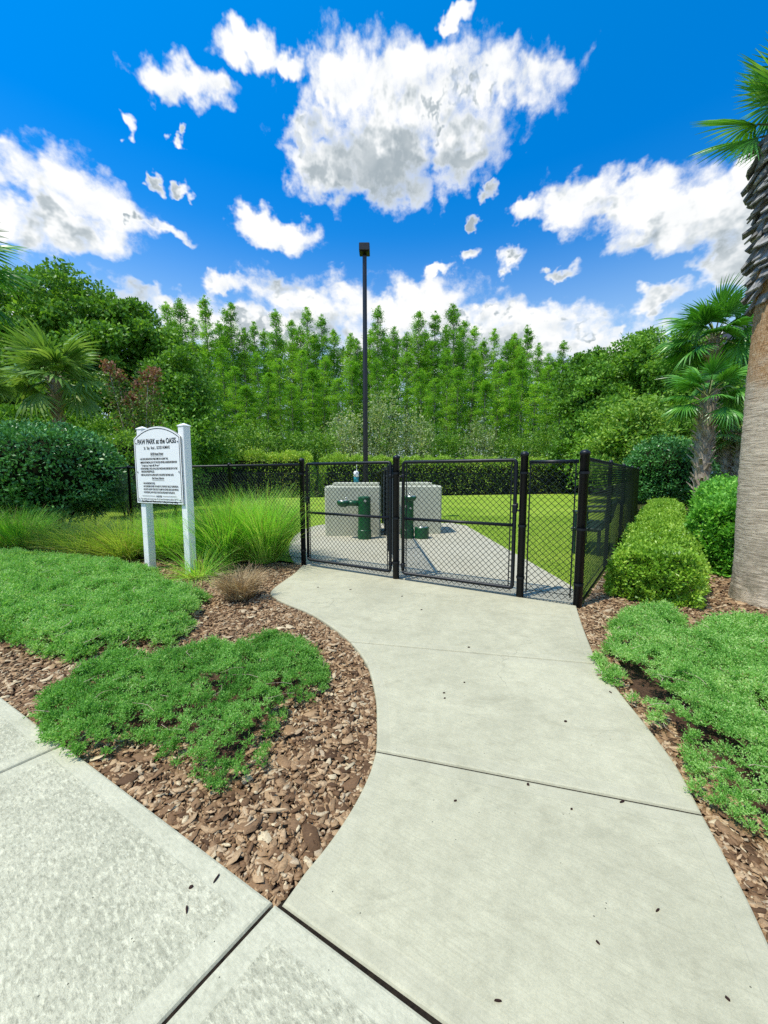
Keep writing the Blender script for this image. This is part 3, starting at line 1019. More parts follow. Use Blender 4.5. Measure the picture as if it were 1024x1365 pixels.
bark_piece('wood_splinter', (365, 1081), .105, .016, .05, 'long pale wood splinter lying on the mulch near the path corner', 'wood splinter', M['splinter'], .006, .007, .6, 1)
bark_piece('wood_splinter', (334, 1098), .055, .010, .75, 'short pale wood sliver lying below the long splinter', 'wood splinter', M['splinter'], .004, .005, .5, 2)
bark_piece('bark_chip', (329, 1038), .055, .045, .6, 'broad tan bark chip just below the front juniper patch', 'bark chip', M['splinter'], .002, .006, 1, 3)
LIT = [
 ((289, 1171), .042, .009, 1.3, 'long thin dark chip on the sidewalk near the mulch corner', 'seed'),
 ((255, 1183), .018, .012, .3, 'small rounded dark chip on the sidewalk left of the long thin chip', 'seed'),
 ((249, 1213), .030, .010, 2.0, 'black curled chip on the sidewalk, nearest to the viewer of three', 'seed'),
 ((607, 1068), .020, .012, .2, 'dark seed pod on the path below the nearer joint, leftmost of four', 'seed'),
 ((704, 1046), .016, .016, .8, 'dark round seed pod just below the middle of the nearer path joint', 'seed'),
 ((830, 1069), .035, .011, .3, 'dark twisted pod touching the right part of the nearer path joint', 'seed'),
 ((762, 1079), .013, .012, .2, 'tiny dark seed on the path below the nearer joint and left of the twisted pod', 'seed'),
 ((877, 1214), .026, .006, .4, 'thin dark twig on the near path slab towards the right edge', 'seed'),
 ((797, 1257), .015, .006, 2.2, 'tiny dark crumb in the middle of the nearest path slab', 'seed'),
 ((664, 1335), .026, .006, -.1, 'thin dark twig at the bottom of the path near the sidewalk joint', 'seed'),
 ((970, 1332), .015, .010, 2.2, 'small dark chip near the bottom right corner of the path', 'seed'),
 ((754, 962), .026, .018, .2, 'dark seed pod alone in the middle of the second path slab', 'seed'),
 ((800, 900), .055, .034, .1, 'flat reddish brown leaf at the right edge of the path beside the juniper', 'dead_leaf'),
 ((814, 923), .03, .010, 1.9, 'dark curled bit at the right path edge just below the reddish leaf', 'seed'),
 ((592, 924), .020, .012, .2, 'upper one of two dark seeds close together on the second path slab', 'seed'),
 ((593, 931), .018, .012, .5, 'lower one of two dark seeds close together on the second path slab', 'seed'),
 ((619, 910), .018, .012, 0, 'dark seed on the path right of and above the close pair', 'seed'),
 ((625, 863), .026, .018, 0, 'dark seed pod on the path just above the farther joint', 'seed'),
 ((424, 783), .035, .02, .2, 'dark chip on the path before the left gate, leftmost of the row', 'seed'),
 ((467, 786), .04, .022, .0, 'dark chip on the path before the left gate leaf, right of another', 'seed'),
 ((536, 795), .035, .02, .3, 'dark seed pod on the path just in front of the middle gate post', 'seed'),
 ((562, 813), .030, .02, .1, 'dark seed pod on the path in front of the right gate leaf', 'seed'),
]
for i, (px, L, Wd, yaw, lab, mt) in enumerate(LIT):
    bark_piece('dead_leaf' if mt == 'dead_leaf' else 'seed_pod', px, L * .8, Wd * (.55 + .3 * ((i * 37) % 10) / 10), yaw, lab, 'leaf' if mt == 'dead_leaf' else 'seed pod', M[mt], .0015, .005 if mt == 'seed' else .003, 1.0, i + 10)['group'] = 'dark bits scattered on the concrete'
# ------------------------------------------------------------------ fences and gates
def wire_segments(A, B, r):
    A = np.asarray(A, float); B = np.asarray(B, float)
    D = unit(B - A)
    ref = np.broadcast_to(np.array([0.31, 0.17, .93]), D.shape)
    S = unit(np.cross(D, ref)); T = np.cross(D, S)
    V = []
    for k in range(4):
        a = math.pi / 2 * k
        o = r * (S * math.cos(a) + T * math.sin(a))
        V.append(A + o); V.append(B + o)
    V = np.stack(V, 1)                       # n,8,3
    n = len(A)
    o = (np.arange(n) * 8)[:, None]
    q = [o + np.array([[2 * k, 2 * k + 1, (2 * k + 3) % 8, (2 * k + 2) % 8]]) for k in range(4)]
    return V.reshape(-1, 3), np.concatenate(q)

def chain_mesh(name, a, b, z0, z1, parent, off, r=.0030, pitch=.068):
    a = np.array(a[:2], float); b = np.array(b[:2], float)
    L = float(np.linalg.norm(b - a)); d = (b - a) / L
    nrm = np.array([-d[1], d[0]])
    H = z1 - z0
    S0, S1, off_n = [], [], []
    for sg in (1, -1):
        c = np.arange(-H - pitch, L + H + pitch, pitch)
        for s in c:
            # s(z)= s + sg*(z-z0)
            lo, hi = 0.0, H
            if sg > 0:
                lo = max(lo, -s); hi = min(hi, L - s)
            else:
                lo = max(lo, s - L); hi = min(hi, s)
            if hi - lo > .01:
                S0.append((s + sg * lo, z0 + lo, sg)); S1.append((s + sg * hi, z0 + hi, sg))
    S0 = np.array(S0); S1 = np.array(S1)
    def w(S):
        p = a[None] + d[None] * S[:, :1] + nrm[None] * S[:, 2:3] * r * .9
        return np.stack([p[:, 0], p[:, 1], S[:, 1]], 1) - np.array(off)
    V, Fq = wire_segments(w(S0), w(S1), r)
    return link(name, raw_mesh(name, V, [Fq], M['wire']), parent)

def p3(p, z):
    return (float(p[0]), float(p[1]), float(z))

def post(name, p, h, r, parent=None, off=None, cap=True):
    mb = MB()
    prof = [(r, -.04), (r, h - .04)]
    if cap:
        prof += [(r * 1.12, h - .04), (r * 1.12, h - .015), (r * .85, h), (r * .35, h + .012)]
    else:
        prof += [(r, h)]
    mb.lathe((p[0], p[1], 0), prof, 16)
    return mb.build(name, M['black_metal'], parent, off, smooth=True)

gate_posts = [
 (P1, .038, 'black gate post at the left end of the double gates beside the grass'),
 (P2, .042, 'black gate post in the middle where the two gate leaves meet'),
 (P3, .040, 'black capped gate post carrying the latch right of the right gate leaf'),
 (P4, .045, 'thickest black capped corner post at the right end of the gate line')]
for p, r, lab in gate_posts:
    o = thing('gate_post', lab, 'post', (p[0], p[1], 0), 0, 'black posts of the gate line')
    off = o.location
    post('post', p, 1.60, r, o, off)
    for z in (.22, .8, 1.38):
        mb = MB()
        mb.lathe((p[0], p[1], z), [(r + .001, -.012), (r + .006, -.012), (r + .006, .012), (r + .001, .012)], 16)
        mb.build('band', M['black_metal'], o, off, smooth=False)

def gate(a, b, ga, gb, lab, latch_right):
    """leaf between posts a and b, gaps ga, gb"""
    a = np.array(a[:2]); b = np.array(b[:2])
    d = unit(b - a)
    A = a + d * ga; B = b - d * gb
    t = thing('chain_link_gate', lab, 'gate', (A[0], A[1], 0))
    off = t.location
    zb, zt, zm = .085, 1.52, .80
    R = .021
    mb = MB()
    k = .03
    loop = [p3(A, zb + k), p3(A, zt - k), p3(A + d * k * .3, zt - k * .3), p3(A + d * k, zt), p3(B - d * k, zt), p3(B - d * k * .3, zt - k * .3), p3(B, zt - k), p3(B, zb + k), p3(B - d * k * .3, zb + k * .3), p3(B - d * k, zb), p3(A + d * k, zb), p3(A + d * k * .3, zb + k * .3), p3(A, zb + k)]
    mb.tube(loop, R, 10)
    mb.build('frame', M['black_metal'], t, off, smooth=True)
    mb = MB(); mb.tube([p3(A + d * .02, zm), p3(B - d * .02, zm)], R * .9, 10)
    mb.build('middle_rail', M['black_metal'], t, off, smooth=True)
    chain_mesh('wire_mesh', A + d * .01, B - d * .01, zb - .055, zt + .0, t, off)
    for q in (A + d * .045, B - d * .045):
        mb = MB(); mb.box(p3(q, (zb + zt) / 2), (.012, .006, zt - zb - .02), rz=math.atan2(d[1], d[0]))
        mb.build('tension_bar', M['black_metal'], t, off)
    hp, hq = (a, A) if latch_right else (b, B)
    for z in (.19, 1.34):
        mb = MB()
        mb.tube([p3(hp, z), p3(hq, z)], .013, 8)
        mb.lathe(p3(hq, z), [(.026, -.025), (.028, -.02), (.028, .02), (.026, .025)], 12)
        mb.build('hinge', M['black_metal'], t, off, smooth=True)
    lp, lq = (b, B) if latch_right else (a, A)
    mb = MB()
    mb.tube([p3(lq, .98), p3((lq + lp) / 2, .965), p3(lp, .99)], .012, 8)
    mb.box(p3(lq, .985), (.05, .05, .10), bevel=.008, rz=math.atan2(d[1], d[0]))
    mb.box(p3(lq * .7 + lp * .3, 1.02), (.02, .03, .06), bevel=.005, rz=math.atan2(d[1], d[0]))
    mb.build('latch', M['black_metal'], t, off)
    return t

gate(P1, P2, .095, .085, 'left leaf of the black chain link double gate, next to the tall grass', False)
gate(P2, P3, .10, .085, 'right leaf of the black chain link double gate with latch on its right side', True)

def fence(name, pts, h, lab, step=2.4, post_r=.028, end_posts=(True, True), group=None, bottom=False, rail=True, mesh_r=.0030, pitch=.068, z0=.04):
    pts = [np.array(p[:2], float) for p in pts]
    t = thing(name, lab, 'fence', (pts[0][0], pts[0][1], 0), 0, group)
    off = t.location
    mbr = MB()
    for si in range(len(pts) - 1):
        a, b = pts[si], pts[si + 1]
        L = float(np.linalg.norm(b - a)); d = (b - a) / L
        n = max(1, int(round(L / step)))
        for i in range(n + 1):
            if i == n and si < len(pts) - 2:
                continue
            if si == 0 and i == 0 and not end_posts[0]:
                continue
            if si == len(pts) - 2 and i == n and not end_posts[1]:
                continue
            post('post', a + d * L * i / n, h + .035, post_r, t, off)
        nv = np.array([-d[1], d[0]]) * (post_r + .006)
        chain_mesh('wire_mesh', a - nv, b - nv, z0, h, t, off, mesh_r, pitch)
    if rail:
        mbr.tube([p3(p, h - .005) for p in pts], .020, 8)
        mbr.build('top_rail', M['black_metal'], t, off, smooth=True)
    mb = MB(); mb.tube([p3(p, z0 + .05) for p in pts], .004, 5)
    mb.build('tension_wire', M['wire'], t, off)
    return t

pn = fence('fence_panel', [P3[:2] + gdir * .05, P4[:2] - gdir * .05], 1.50, 'narrow fixed chain link panel between the latch post and the corner post', 5, end_posts=(False, False))
for q in (P3[:2] + gdir * .065, P4[:2] - gdir * .075):
    mb = MB(); mb.box(p3(q, .77), (.014, .008, 1.42), rz=math.atan2(gdir[1], gdir[0]))
    mb.build('tension_bar', M['black_metal'], pn, pn.location)
fence('chain_link_fence', [P1[:2] - gdir * .03, FL], 1.52, 'black chain link fence running left from the gates behind the sign and grass', 1.46, .026, (False, True))
Rc1 = np.array([8.2, 12.4])
Rc2 = np.array([10.1, 15.6])
fence('chain_link_fence', [P4[:2] + np.array([.03, .03]), FR, Rc1, Rc2, FR2], 1.53, 'black chain link fence running back from the corner post beside the clipped hedge', 1.9, .028, (False, True), mesh_r=.0021)
DV0 = P2[:2] + np.array([.0, .05])
fence('chain_link_fence', [DV0, np.array([.03, 8.5]), np.array([-.42, 22.5])], 1.50, 'chain link divider fence running back from the middle gate post between two concrete vaults', 2.3, .026, (False, True))
fence('chain_link_fence', [FBL + np.array([.5, .2]), np.array([-9, 22.3]), np.array([2, 25.8]), FR2 - np.array([.4, .3])], 1.50, 'far black chain link fence along the back edge of the lawn before the hedge', 3.0, .026, (True, True), mesh_r=.004, pitch=.14)

# ------------------------------------------------------------------ concrete vaults, fountains
def vault(cx, cy, w, d, h, lab, rz=0.0, lidx=0.0):
    t = thing('concrete_vault', lab, 'concrete box', (cx, cy, 0), rz, 'pale concrete boxes on the pad')
    mb = MB(); mb.box((0, d / 2, h / 2 - .02), (w, d, h + .04), bevel=.03)
    mb.build('body', M['vault'], t)
    mb = MB(); mb.box((lidx, d / 2 + .12, h + .035), (w * .86, d * .7, .066), bevel=.012)
    mb.build('lid', M['vault'], t)
    return t
vault(-.70, 8.40, 1.24, 1.0, 1.12, 'pale grey concrete vault left of the divider fence behind the fountain with an arm', 0, .06)
vault(.76, 8.72, 1.15, 1.0, 1.12, 'pale grey concrete vault right of the divider fence behind the pet fountain', .02, -.11)

bl = AT(475, 640, 8.95)
bt = thing('bottle', 'small teal bottle with white top standing on the left concrete vault', 'bottle', (bl[0], 8.95, 1.187))
MB().lathe((0, 0, 0), [(.055, 0), (.06, .01), (.06, .12), (.05, .135)], 16).build('body', M['teal'], bt, smooth=True)
MB().lathe((0, 0, .135), [(.05, 0), (.062, .005), (.062, .10), (.045, .13), (.02, .14)], 16).build('cap', M['white_plastic'], bt, smooth=True)
MB().tube([(.01, 0, .27), (.012, 0, .38), (.008, 0, .5)], .006, 6).build('stick', M['white_plastic'], bt)

def fountain(px, py, lab, kind):
    g = G(px, py)
    t = thing('drinking_fountain', lab, 'drinking fountain', (g[0], g[1], 0), 0, 'green drinking fountains')
    r = .135
    MB().lathe((0, 0, 0), [(r + .012, 0), (r + .012, .19), (r + .004, .2)], 28).build('base_ring', M['green_paint'], t, smooth=False)
    MB().lathe((0, 0, .2), [(r, 0), (r, .68), (r - .008, .70), (.06, .715)], 28).build('pedestal', M['green_paint'], t, smooth=False)
    if kind == 'arm':
        mb = MB(); mb.tube([(-.10, 0, .765), (-.42, 0, .765)], .062, 14)
        mb.build('arm', M['green_paint'], t, smooth=True)
        b = MB().lathe((-.45, 0, .685), [(.06, 0), (.115, .03), (.135, .08), (.135, .135), (.115, .135)], 24).build('bowl', M['green_paint'], t, smooth=True)
        MB().lathe((-.45, 0, .80), [(.118, 0), (.118, .025), (.09, .03)], 24).build('basin', M['steel'], b, smooth=True)
        MB().tube([(-.38, 0, .82), (-.38, 0, .87), (-.41, 0, .885)], .012, 8).build('spout', M['steel'], t, smooth=True)
        mb = MB(); mb.tube([(.02, -r - .015, .82), (.02, -r + .03, .82)], .028, 14)
        mb.build('push_button', M['steel'], t, smooth=True)
    else:
        mb = MB(); mb.lathe((.06, -.10, .80), [(.05, 0), (.10, .02), (.125, .07), (.125, .115), (.105, .115)], 24)
        b = mb.build('bowl', M['green_paint'], t, smooth=True)
        MB().lathe((.06, -.10, .90), [(.11, 0), (.11, .02), (.08, .025)], 24).build('basin', M['steel'], b, smooth=True)
        MB().tube([(.02, -.05, .915), (.02, -.05, .96), (.05, -.08, .975)], .012, 8).build('spout', M['steel'], t, smooth=True)
        for x, z in ((-.04, .70), (.06, .66)):
            mb = MB(); mb.tube([(x, -r - .015, z), (x, -r + .03, z)], .022, 12)
            mb.build('push_button', M['steel'], t, smooth=True)
        b = MB().lathe((.31, -.04, 0), [(.15, 0), (.155, .02), (.155, .235), (.14, .25), (.125, .25)], 28).build('dog_bowl', M['green_paint'], t, smooth=False)
        MB().lathe((.31, -.04, .245), [(.128, 0), (.128, .012), (.10, .016)], 24).build('basin', M['steel'], b, smooth=True)
    return t
fountain(486, 718, 'dark green drinking fountain with one horizontal arm and bowl pointing left', 'arm')
fountain(543, 717, 'dark green pet fountain with a low dog bowl at its right foot', 'dog')

# ------------------------------------------------------------------ lamp post
lx = AT(487.5, 640, 11.2)[0]
lt = thing('lamp_post', 'tall thin dark lamp post with a single box fixture behind the left concrete vault', 'lamp post', (lx, 11.2, 0))
LH = AT(483, 338, 11.2)[2]
MB().lathe((0, 0, 0), [(.20, 0), (.20, .55), (.18, .6)], 20).build('footing', M['vault'], lt)
mb = MB(); mb.tube([(0, 0, .55), (-.0, 0, LH)], [.075, .058], 4)
mb.build('pole', M['bronze'], lt)
fx = MB(); fx.box((0, -.03, LH + .09), (.29, .34, .20), bevel=.015)
fx.box((0, .02, LH + .0), (.10, .14, .05))
f = fx.build('lamp_head', M['bronze'], lt)
MB().box((0, -.04, LH - .018), (.22, .24, .012)).build('lens', M['bronze'], f)
MB().box((0, 0, .57), (.26, .26, .02), rz=.78).build('base_plate', M['bronze'], lt)

# ------------------------------------------------------------------ rules sign
SLp, SRp = G(201, 757)[:2], G(255, 765)[:2]
sdv = unit(SRp - SLp)
SW = float(np.linalg.norm(SRp - SLp))
st = thing('park_sign', 'white arched park rules sign with black lettering on two square white posts', 'sign', (SLp[0], SLp[1], 0), math.atan2(sdv[1], sdv[0]))
PW = .108
for x in (0, SW):
    mb = MB(); mb.box((x, 0, .97), (PW, PW, 2.06), bevel=.006)
    pst = mb.build('post', M['white_vinyl'], st)
    mb = MB()
    h = PW / 2 + .006
    mb.add([(x - h, -h, 2.0), (x + h, -h, 2.0), (x + h, h, 2.0), (x - h, h, 2.0), (x - h, -h, 2.012), (x + h, -h, 2.012), (x + h, h, 2.012), (x - h, h, 2.012), (x, 0, 2.045)],
           [(3, 2, 1, 0), (0, 1, 5, 4), (1, 2, 6, 5), (2, 3, 7, 6), (3, 0, 4, 7), (4, 5, 8), (5, 6, 8), (6, 7, 8), (7, 4, 8)])
    mb.build('post_cap', M['white_vinyl'], pst)
bx0, bx1 = -.088, SW + .012
bz0, bzs, bzt = .965, 1.865, 2.015
yb = -PW / 2
def arch(x0, x1, z0, zs, zt, n=24):
    w = x1 - x0
    pts = [(x0, z0), (x1, z0), (x1, zs)]
    hh = zt - zs
    R = (w * w / 4 + hh * hh) / (2 * hh)
    cz = zt - R
    a = math.asin(w / 2 / R)
    for i in range(1, n):
        q = a - 2 * a * i / n
        pts.append(((x0 + x1) / 2 + R * math.sin(q), cz + R * math.cos(q)))
    pts.append((x0, zs))
    return pts
def plate(poly, y0, y1):
    n = len(poly)
    mb = MB()
    vs = [(x, y0, z) for x, z in poly] + [(x, y1, z) for x, z in poly]
    fs = [tuple(range(n - 1, -1, -1)) if y0 > y1 else tuple(range(n)), tuple(range(n, 2 * n)) if y0 > y1 else tuple(range(2 * n - 1, n - 1, -1))]
    for i in range(n):
        j = (i + 1) % n
        fs.append((i, n + i, n + j, j))
    mb.add(vs, fs)
    return mb
board = plate(arch(bx0, bx1, bz0, bzs, bzt), yb - .022, yb - .001).build('board', M['white_vinyl'], st)
# black border line, a thin band standing proud of the board
o1 = arch(bx0 + .018, bx1 - .018, bz0 + .02, bzs - .008, bzt - .022)
o2 = arch(bx0 + .027, bx1 - .027, bz0 + .029, bzs - .014, bzt - .031)
mb = MB()
n = len(o1)
y = yb - .0238
mb.add([(x, y, z) for x, z in o1] + [(x, y, z) for x, z in o2], [(i, (i + 1) % n, n + (i + 1) % n, n + i) for i in range(n)])
mb.build('border_line', M['letter'], board)
# dark routed edge of the board
e1 = arch(bx0 - .004, bx1 + .004, bz0 - .004, bzs + .001, bzt + .004)
plate(e1, yb - .0185, yb - .012).build('edge_band', M['letter'], board)

def text_line(s, x, z, size, align='CENTER', sx=1.0, bold=0.0, maxw=None):
    cu = bpy.data.curves.new('lettering', 'FONT')
    cu.body = s
    cu.size = size
    cu.align_x = align
    cu.offset = bold
    ob = bpy.data.objects.new('lettering', cu)
    C.objects.link(ob)
    dg = bpy.context.evaluated_depsgraph_get()
    me = bpy.data.meshes.new_from_object(ob.evaluated_get(dg))
    C.objects.unlink(ob)
    bpy.data.objects.remove(ob)
    co = np.empty(len(me.vertices) * 3); me.vertices.foreach_get('co', co); co = co.reshape(-1, 3)
    if maxw and len(co):
        w = co[:, 0].max() - co[:, 0].min()
        sx = maxw / w
    co = np.stack([x + co[:, 0] * sx, np.full(len(co), yb - .0245), z + co[:, 1]], 1)
    me.vertices.foreach_set('co', co.ravel())
    me.materials.clear(); me.materials.append(M['letter'])
    me.name = 'lettering'
    me.update()
    return link('lettering', me, board)
cx = (bx0 + bx1) / 2
BW = bx1 - bx0
text_line('PAW PARK at the OASIS', cx, 1.785, .098, maxw=BW * .83, bold=.0020)
text_line('Sit.  Stay.  Read ... GOOD HUMANS', cx, 1.712, .058, maxw=BW * .56, bold=.0006)
text_line('GOOD Human Behavior', cx, 1.633, .046, maxw=BW * .28, bold=.0012)
L0 = bx0 + BW * .115
rows = [
 (1.568, '\u2022 ALL DOGS ARE ALWAYS WELCOME ON A LEASH TAG.', .62),
 (1.520, '\u2022 IMMEDIATE REMOVAL IS UP TO THE DOG OWNER, AGGRESSIVE BEHAVIOR', .80),
 (1.478, '   "Leash on, leash off, Please"', .40),
 (1.434, '\u2022 STOW PROPERLY: PICK UP ALL DOG WASTE AND DISPOSE OF IT IN THE', .80),
 (1.394, '   PROVIDED RECEPTACLES.', .29),
 (1.348, '\u2022 KEEP ALL DOGS ON A LEASH UNTIL YOU ENTER THE PARK GATE.', .72)]
for z, s, w in rows:
    text_line(s, L0, z, .038, 'LEFT', maxw=BW * w, bold=.0011)
text_line('Bad Human Behavior', cx, 1.302, .042, maxw=BW * .26, bold=.0006)
rows = [
 (1.232, '\u2022 NO AGGRESSIVE DOGS.', .27),
 (1.190, '\u2022 NO CHILDREN UNDER THE AGE OF 12 WITHOUT ADULT SUPERVISION.', .76),
 (1.148, '\u2022 DO NOT ALLOW YOUR DOG TO JUMP ON OTHER DOGS AND PEOPLE.', .76),
 (1.106, '\u2022 NO DIGGING, ANY HOLES YOUR DOG DIGS MUST BE FILLED IN.', .68)]
for z, s, w in rows:
    text_line(s, L0 + .04, z, .036, 'LEFT', maxw=BW * w, bold=.0010)
text_line('NOTE', cx, 1.052, .034, maxw=BW * .12, bold=.0010)
text_line('You use the park at your own risk. In case of emergency please call 911.', cx, 1.012 + .004, .033, maxw=BW * .82, bold=.0003)
text_line('Good Manners!  Thank you for reading and cooperating.', cx, 1.012 - .032 + .0, .038, maxw=BW * .78, bold=.0011)
yy = yb - .0262
def hbar(x0, x1, z, h=.004):
    mb = MB()
    mb.add([(x0, yy, z), (x1, yy, z), (x1, yy, z + h), (x0, yy, z + h)], [(0, 1, 2, 3)])
    mb.build('rule_line', M['letter'], board)
hbar(cx - BW * .14, cx + BW * .14, 1.618)
hbar(cx - BW * .13, cx + BW * .13, 1.286, .005)
hbar(cx - BW * .37, cx - BW * .08, 1.064, .005)
hbar(cx + BW * .08, cx + BW * .37, 1.064, .005)
for x, z in ((bx0 + .05, 1.80), (bx1 - .05, 1.80), (bx0 + .05, 1.40), (bx1 - .05, 1.40), (bx0 + .055, bz0 + .055), (bx1 - .055, bz0 + .055)):
    mb = MB(); mb.tube([(x, yb - .022, z), (x, yb - .0285, z)], .008, 10)
    mb.build('screw', M['letter'], board)

# ------------------------------------------------------------------ bench beside the right fence
bn = np.array([.59, .807])
bp = np.array([3.40, 6.35])
be = thing('park_bench', 'dark green park bench on the lawn seen end-on through the right fence', 'bench', (bp[0], bp[1], 0), math.atan2(bn[1], bn[0]))
# local x runs along the bench (away), local y towards the left; the back is on the right (-y)
mb = MB()
for k in range(5):
    mb.box((.75, -.20 + k * .095, .45), (1.5, .078, .035), bevel=.006)
mb.build('seat', M['bench_green'], be)
mb = MB()
for k in range(3):
    mb.box((.75, -.27 - k * .022, .58 + k * .12), (1.5, .03, .09), bevel=.006)
mb.build('backrest', M['bench_green'], be)
for x in (.12, 1.38):
    mb = MB()
    mb.box((x, -.20, .22), (.05, .05, .44), bevel=.006)
    mb.box((x, .18, .22), (.05, .05, .44), bevel=.006)
    mb.box((x, -.01, .415), (.05, .33, .03))
    mb.tube([(x, -.23, .44), (x, -.34, .92)], .022, 8)
    mb.build('leg_frame', M['bench_green'], be)
    mb = MB()
    mb.tube([(x, .17, .44), (x, .17, .70), (x, .22, .73), (x, -.28, .76)], .024, 8)
    mb.build('armrest', M['bench_green'], be)

# ------------------------------------------------------------------ parked car, white box, building at the right edge
ca = thing('parked_car', 'silver blue parked car mostly hidden behind hedges just left of the big palm trunk', 'car', (21.6, 21.5, 0), math.radians(5))
prof = [(-2.1, .35), (-2.15, .62), (-2.05, .86), (-1.75, .93), (-1.25, .97), (-.65, 1.40), (-.2, 1.50), (.55, 1.52), (1.2, 1.42), (1.75, 1.03), (2.1, .95), (2.15, .55), (2.05, .35)]
mb = MB()
n = len(prof)
vs = []
for yv, inset in ((-.9, 1), (.9, 1)):
    for x, z in prof:
        k = .16 if z > 1.0 else (.03 if z > .8 else 0)
        vs.append((x, yv * (1 - k), z))
fs = [tuple(range(n)), tuple(range(2 * n - 1, n - 1, -1))] + [(i, n + i, n + (i + 1) % n, (i + 1) % n) for i in range(n)]
mb.add(vs, fs)
mb.build('body', M['car_paint'], ca)
mb = MB()
mb.add([(-1.20, -.72, 1.02), (-1.20, .72, 1.02), (-.70, .68, 1.395), (-.70, -.68, 1.395)], [(0, 3, 2, 1)])
mb.build('windscreen', M['car_glass'], ca, loc=(-.03, 0, .02))
for s in (-1, 1):
    mb = MB()
    mb.add([(-.95, s * .80, 1.02), (1.5, s * .80, 1.02), (1.1, s * .77, 1.38), (-.5, s * .77, 1.38)], [(0, 1, 2, 3)])
    mb.build('side_window', M['car_glass'], ca, loc=(0, s * .02, 0))
    for x in (-1.35, 1.35):
        mb = MB(); mb.tube([(x, s * .72, .32), (x, s * .93, .32)], .32, 18)
        w = mb.build('wheel', M['rubber'], ca)
        mb = MB(); mb.tube([(x, s * .80, .32), (x, s * .945, .32)], .2, 14)
        mb.build('rim', M['steel'], w)

wb = G(946, 660)
wp = AT(946, 631, 15.5)
wt = thing('utility_box', 'small white box on a short post just right of the sabal palm trunk', 'utility box', (wp[0], 15.5, 0))
MB().box((0, 0, wp[2] / 2 - .1), (.08, .08, wp[2] - .1)).build('post', M['white_vinyl'], wt)
MB().box((0, 0, wp[2]), (.17, .16, .16), bevel=.01).build('box', M['white_vinyl'], wt)

bd = thing('building', 'grey green two storey building with dark roof behind the big palm at right', 'building', (22.5, 24.0, 0), math.radians(-14))
mb = MB()
mb.box((8.4, 5, 2.2), (16, 10, 4.5))
mb.build('lower_wall', M['siding'], bd)
mb = MB()
mb.box((8.0, 5, 6.9), (16.6, 11, 5.0))
mb.build('upper_wall', M['siding'], bd)
mb = MB()
mb.add([(-.95, -1.3, 9.3), (17.5, -1.3, 9.3), (17.5, 11.4, 9.3), (-.95, 11.4, 9.3), (-.95, -1.3, 9.62), (17.5, -1.3, 9.62), (17.5, 11.4, 9.62), (-.95, 11.4, 9.62), (4.5, 5, 14.5), (12.5, 5, 14.5)],
       [(3, 2, 1, 0), (0, 1, 5, 4), (1, 2, 6, 5), (2, 3, 7, 6), (3, 0, 4, 7), (4, 5, 9, 8), (5, 6, 9), (6, 7, 8, 9), (7, 4, 8)])
mb.build('roof', M['roof'], bd)
for x in (2.2, 6.2, 10.2):
    mb = MB(); mb.box((x, -.53, 7.0), (1.5, .1, 1.7), bevel=.02)
    w = mb.build('window', M['white_vinyl'], bd)
    MB().box((x, -.59, 7.0), (1.3, .02, 1.5)).build('pane', M['car_glass'], w)
# ------------------------------------------------------------------ grasses
def blades_clump(n, r0, lmin, lmax, width, spread, droop, seed, mats, k=6, kink=0.0, odd=0):
    r = np.random.default_rng(seed)
    a = r.uniform(0, 2 * np.pi, n)
    rad = r0 * np.sqrt(r.random(n))
    a2 = a + r.normal(0, .5, n)
    B = np.stack([np.cos(a) * rad, np.sin(a) * rad, np.full(n, -.03)], 1)
    L = r.uniform(lmin, lmax, n)
    lean = np.abs(r.normal(spread, spread * .55, n))
    u = np.linspace(0, 1, k)[None]
    dr = r.uniform(.5, 1.4, n) * droop
    th = lean[:, None] + dr[:, None] * u ** 1.6            # angle from vertical along the blade
    ds = L[:, None] / (k - 1)
    hx = np.concatenate([np.zeros((n, 1)), np.cumsum(np.sin(th[:, :-1]) * ds, 1)], 1)
    hz = np.concatenate([np.zeros((n, 1)), np.cumsum(np.cos(th[:, :-1]) * ds, 1)], 1)
    wob = np.cumsum(r.normal(0, .014 + kink, (n, k)), 1) * u
    dx, dy = np.cos(a2)[:, None], np.sin(a2)[:, None]
    P = np.stack([B[:, :1] + dx * hx - dy * wob, B[:, 1:2] + dy * hx + dx * wob, np.maximum(B[:, 2:] + hz, .004)], -1)
    tw = r.uniform(0, np.pi, n)
    S = np.stack([-np.sin(a2 + tw * .4), np.cos(a2 + tw * .4), r.normal(0, .25, n)], -1)
    S = unit(S)[:, None, :]
    W = width * (1 - .85 * u ** 1.5) * r.uniform(.6, 1.3, n)[:, None]
    V, Fq = strips(P, W, np.broadcast_to(S, P.shape))
    s = Soup(); s.add(V, Fq, 0)
    return s.mesh('blades', mats)

GR = 'ornamental grass clumps by the fence and sign'
def grass_clump(px, py, label, n, r0, l0, l1, w, spread, droop, seed, mat, name='grass_clump', group=GR):
    g = G(px, py)
    o = link(name, blades_clump(n, r0, l0, l1, w, spread, droop, seed, mat), None, (g[0], g[1], 0))
    return tag(o, label, 'grass clump', group)
m1, m2 = M['muhly'], M['muhly_y']
grass_clump(352, 748, 'large bright green arching grass clump directly left of the left gate post', 2300, .22, .85, 1.42, .0085, .36, .9, 1, m1)
grass_clump(300, 752, 'bright green grass clump between the sign post and the brown dry clump', 1900, .20, .8, 1.35, .0085, .4, .9, 2, m1)
grass_clump(330, 735, 'tall green grass clump at the foot of the fence line post, behind the others', 1700, .2, .8, 1.25, .0085, .4, .8, 3, m1)
grass_clump(224, 742, 'shaded green grass clump between the two white sign posts', 1500, .18, .6, 1.0, .008, .45, .9, 4, m1)
grass_clump(170, 744, 'yellow green grass clump just left of the left sign post', 1500, .2, .6, .95, .008, .55, .95, 5, m2)
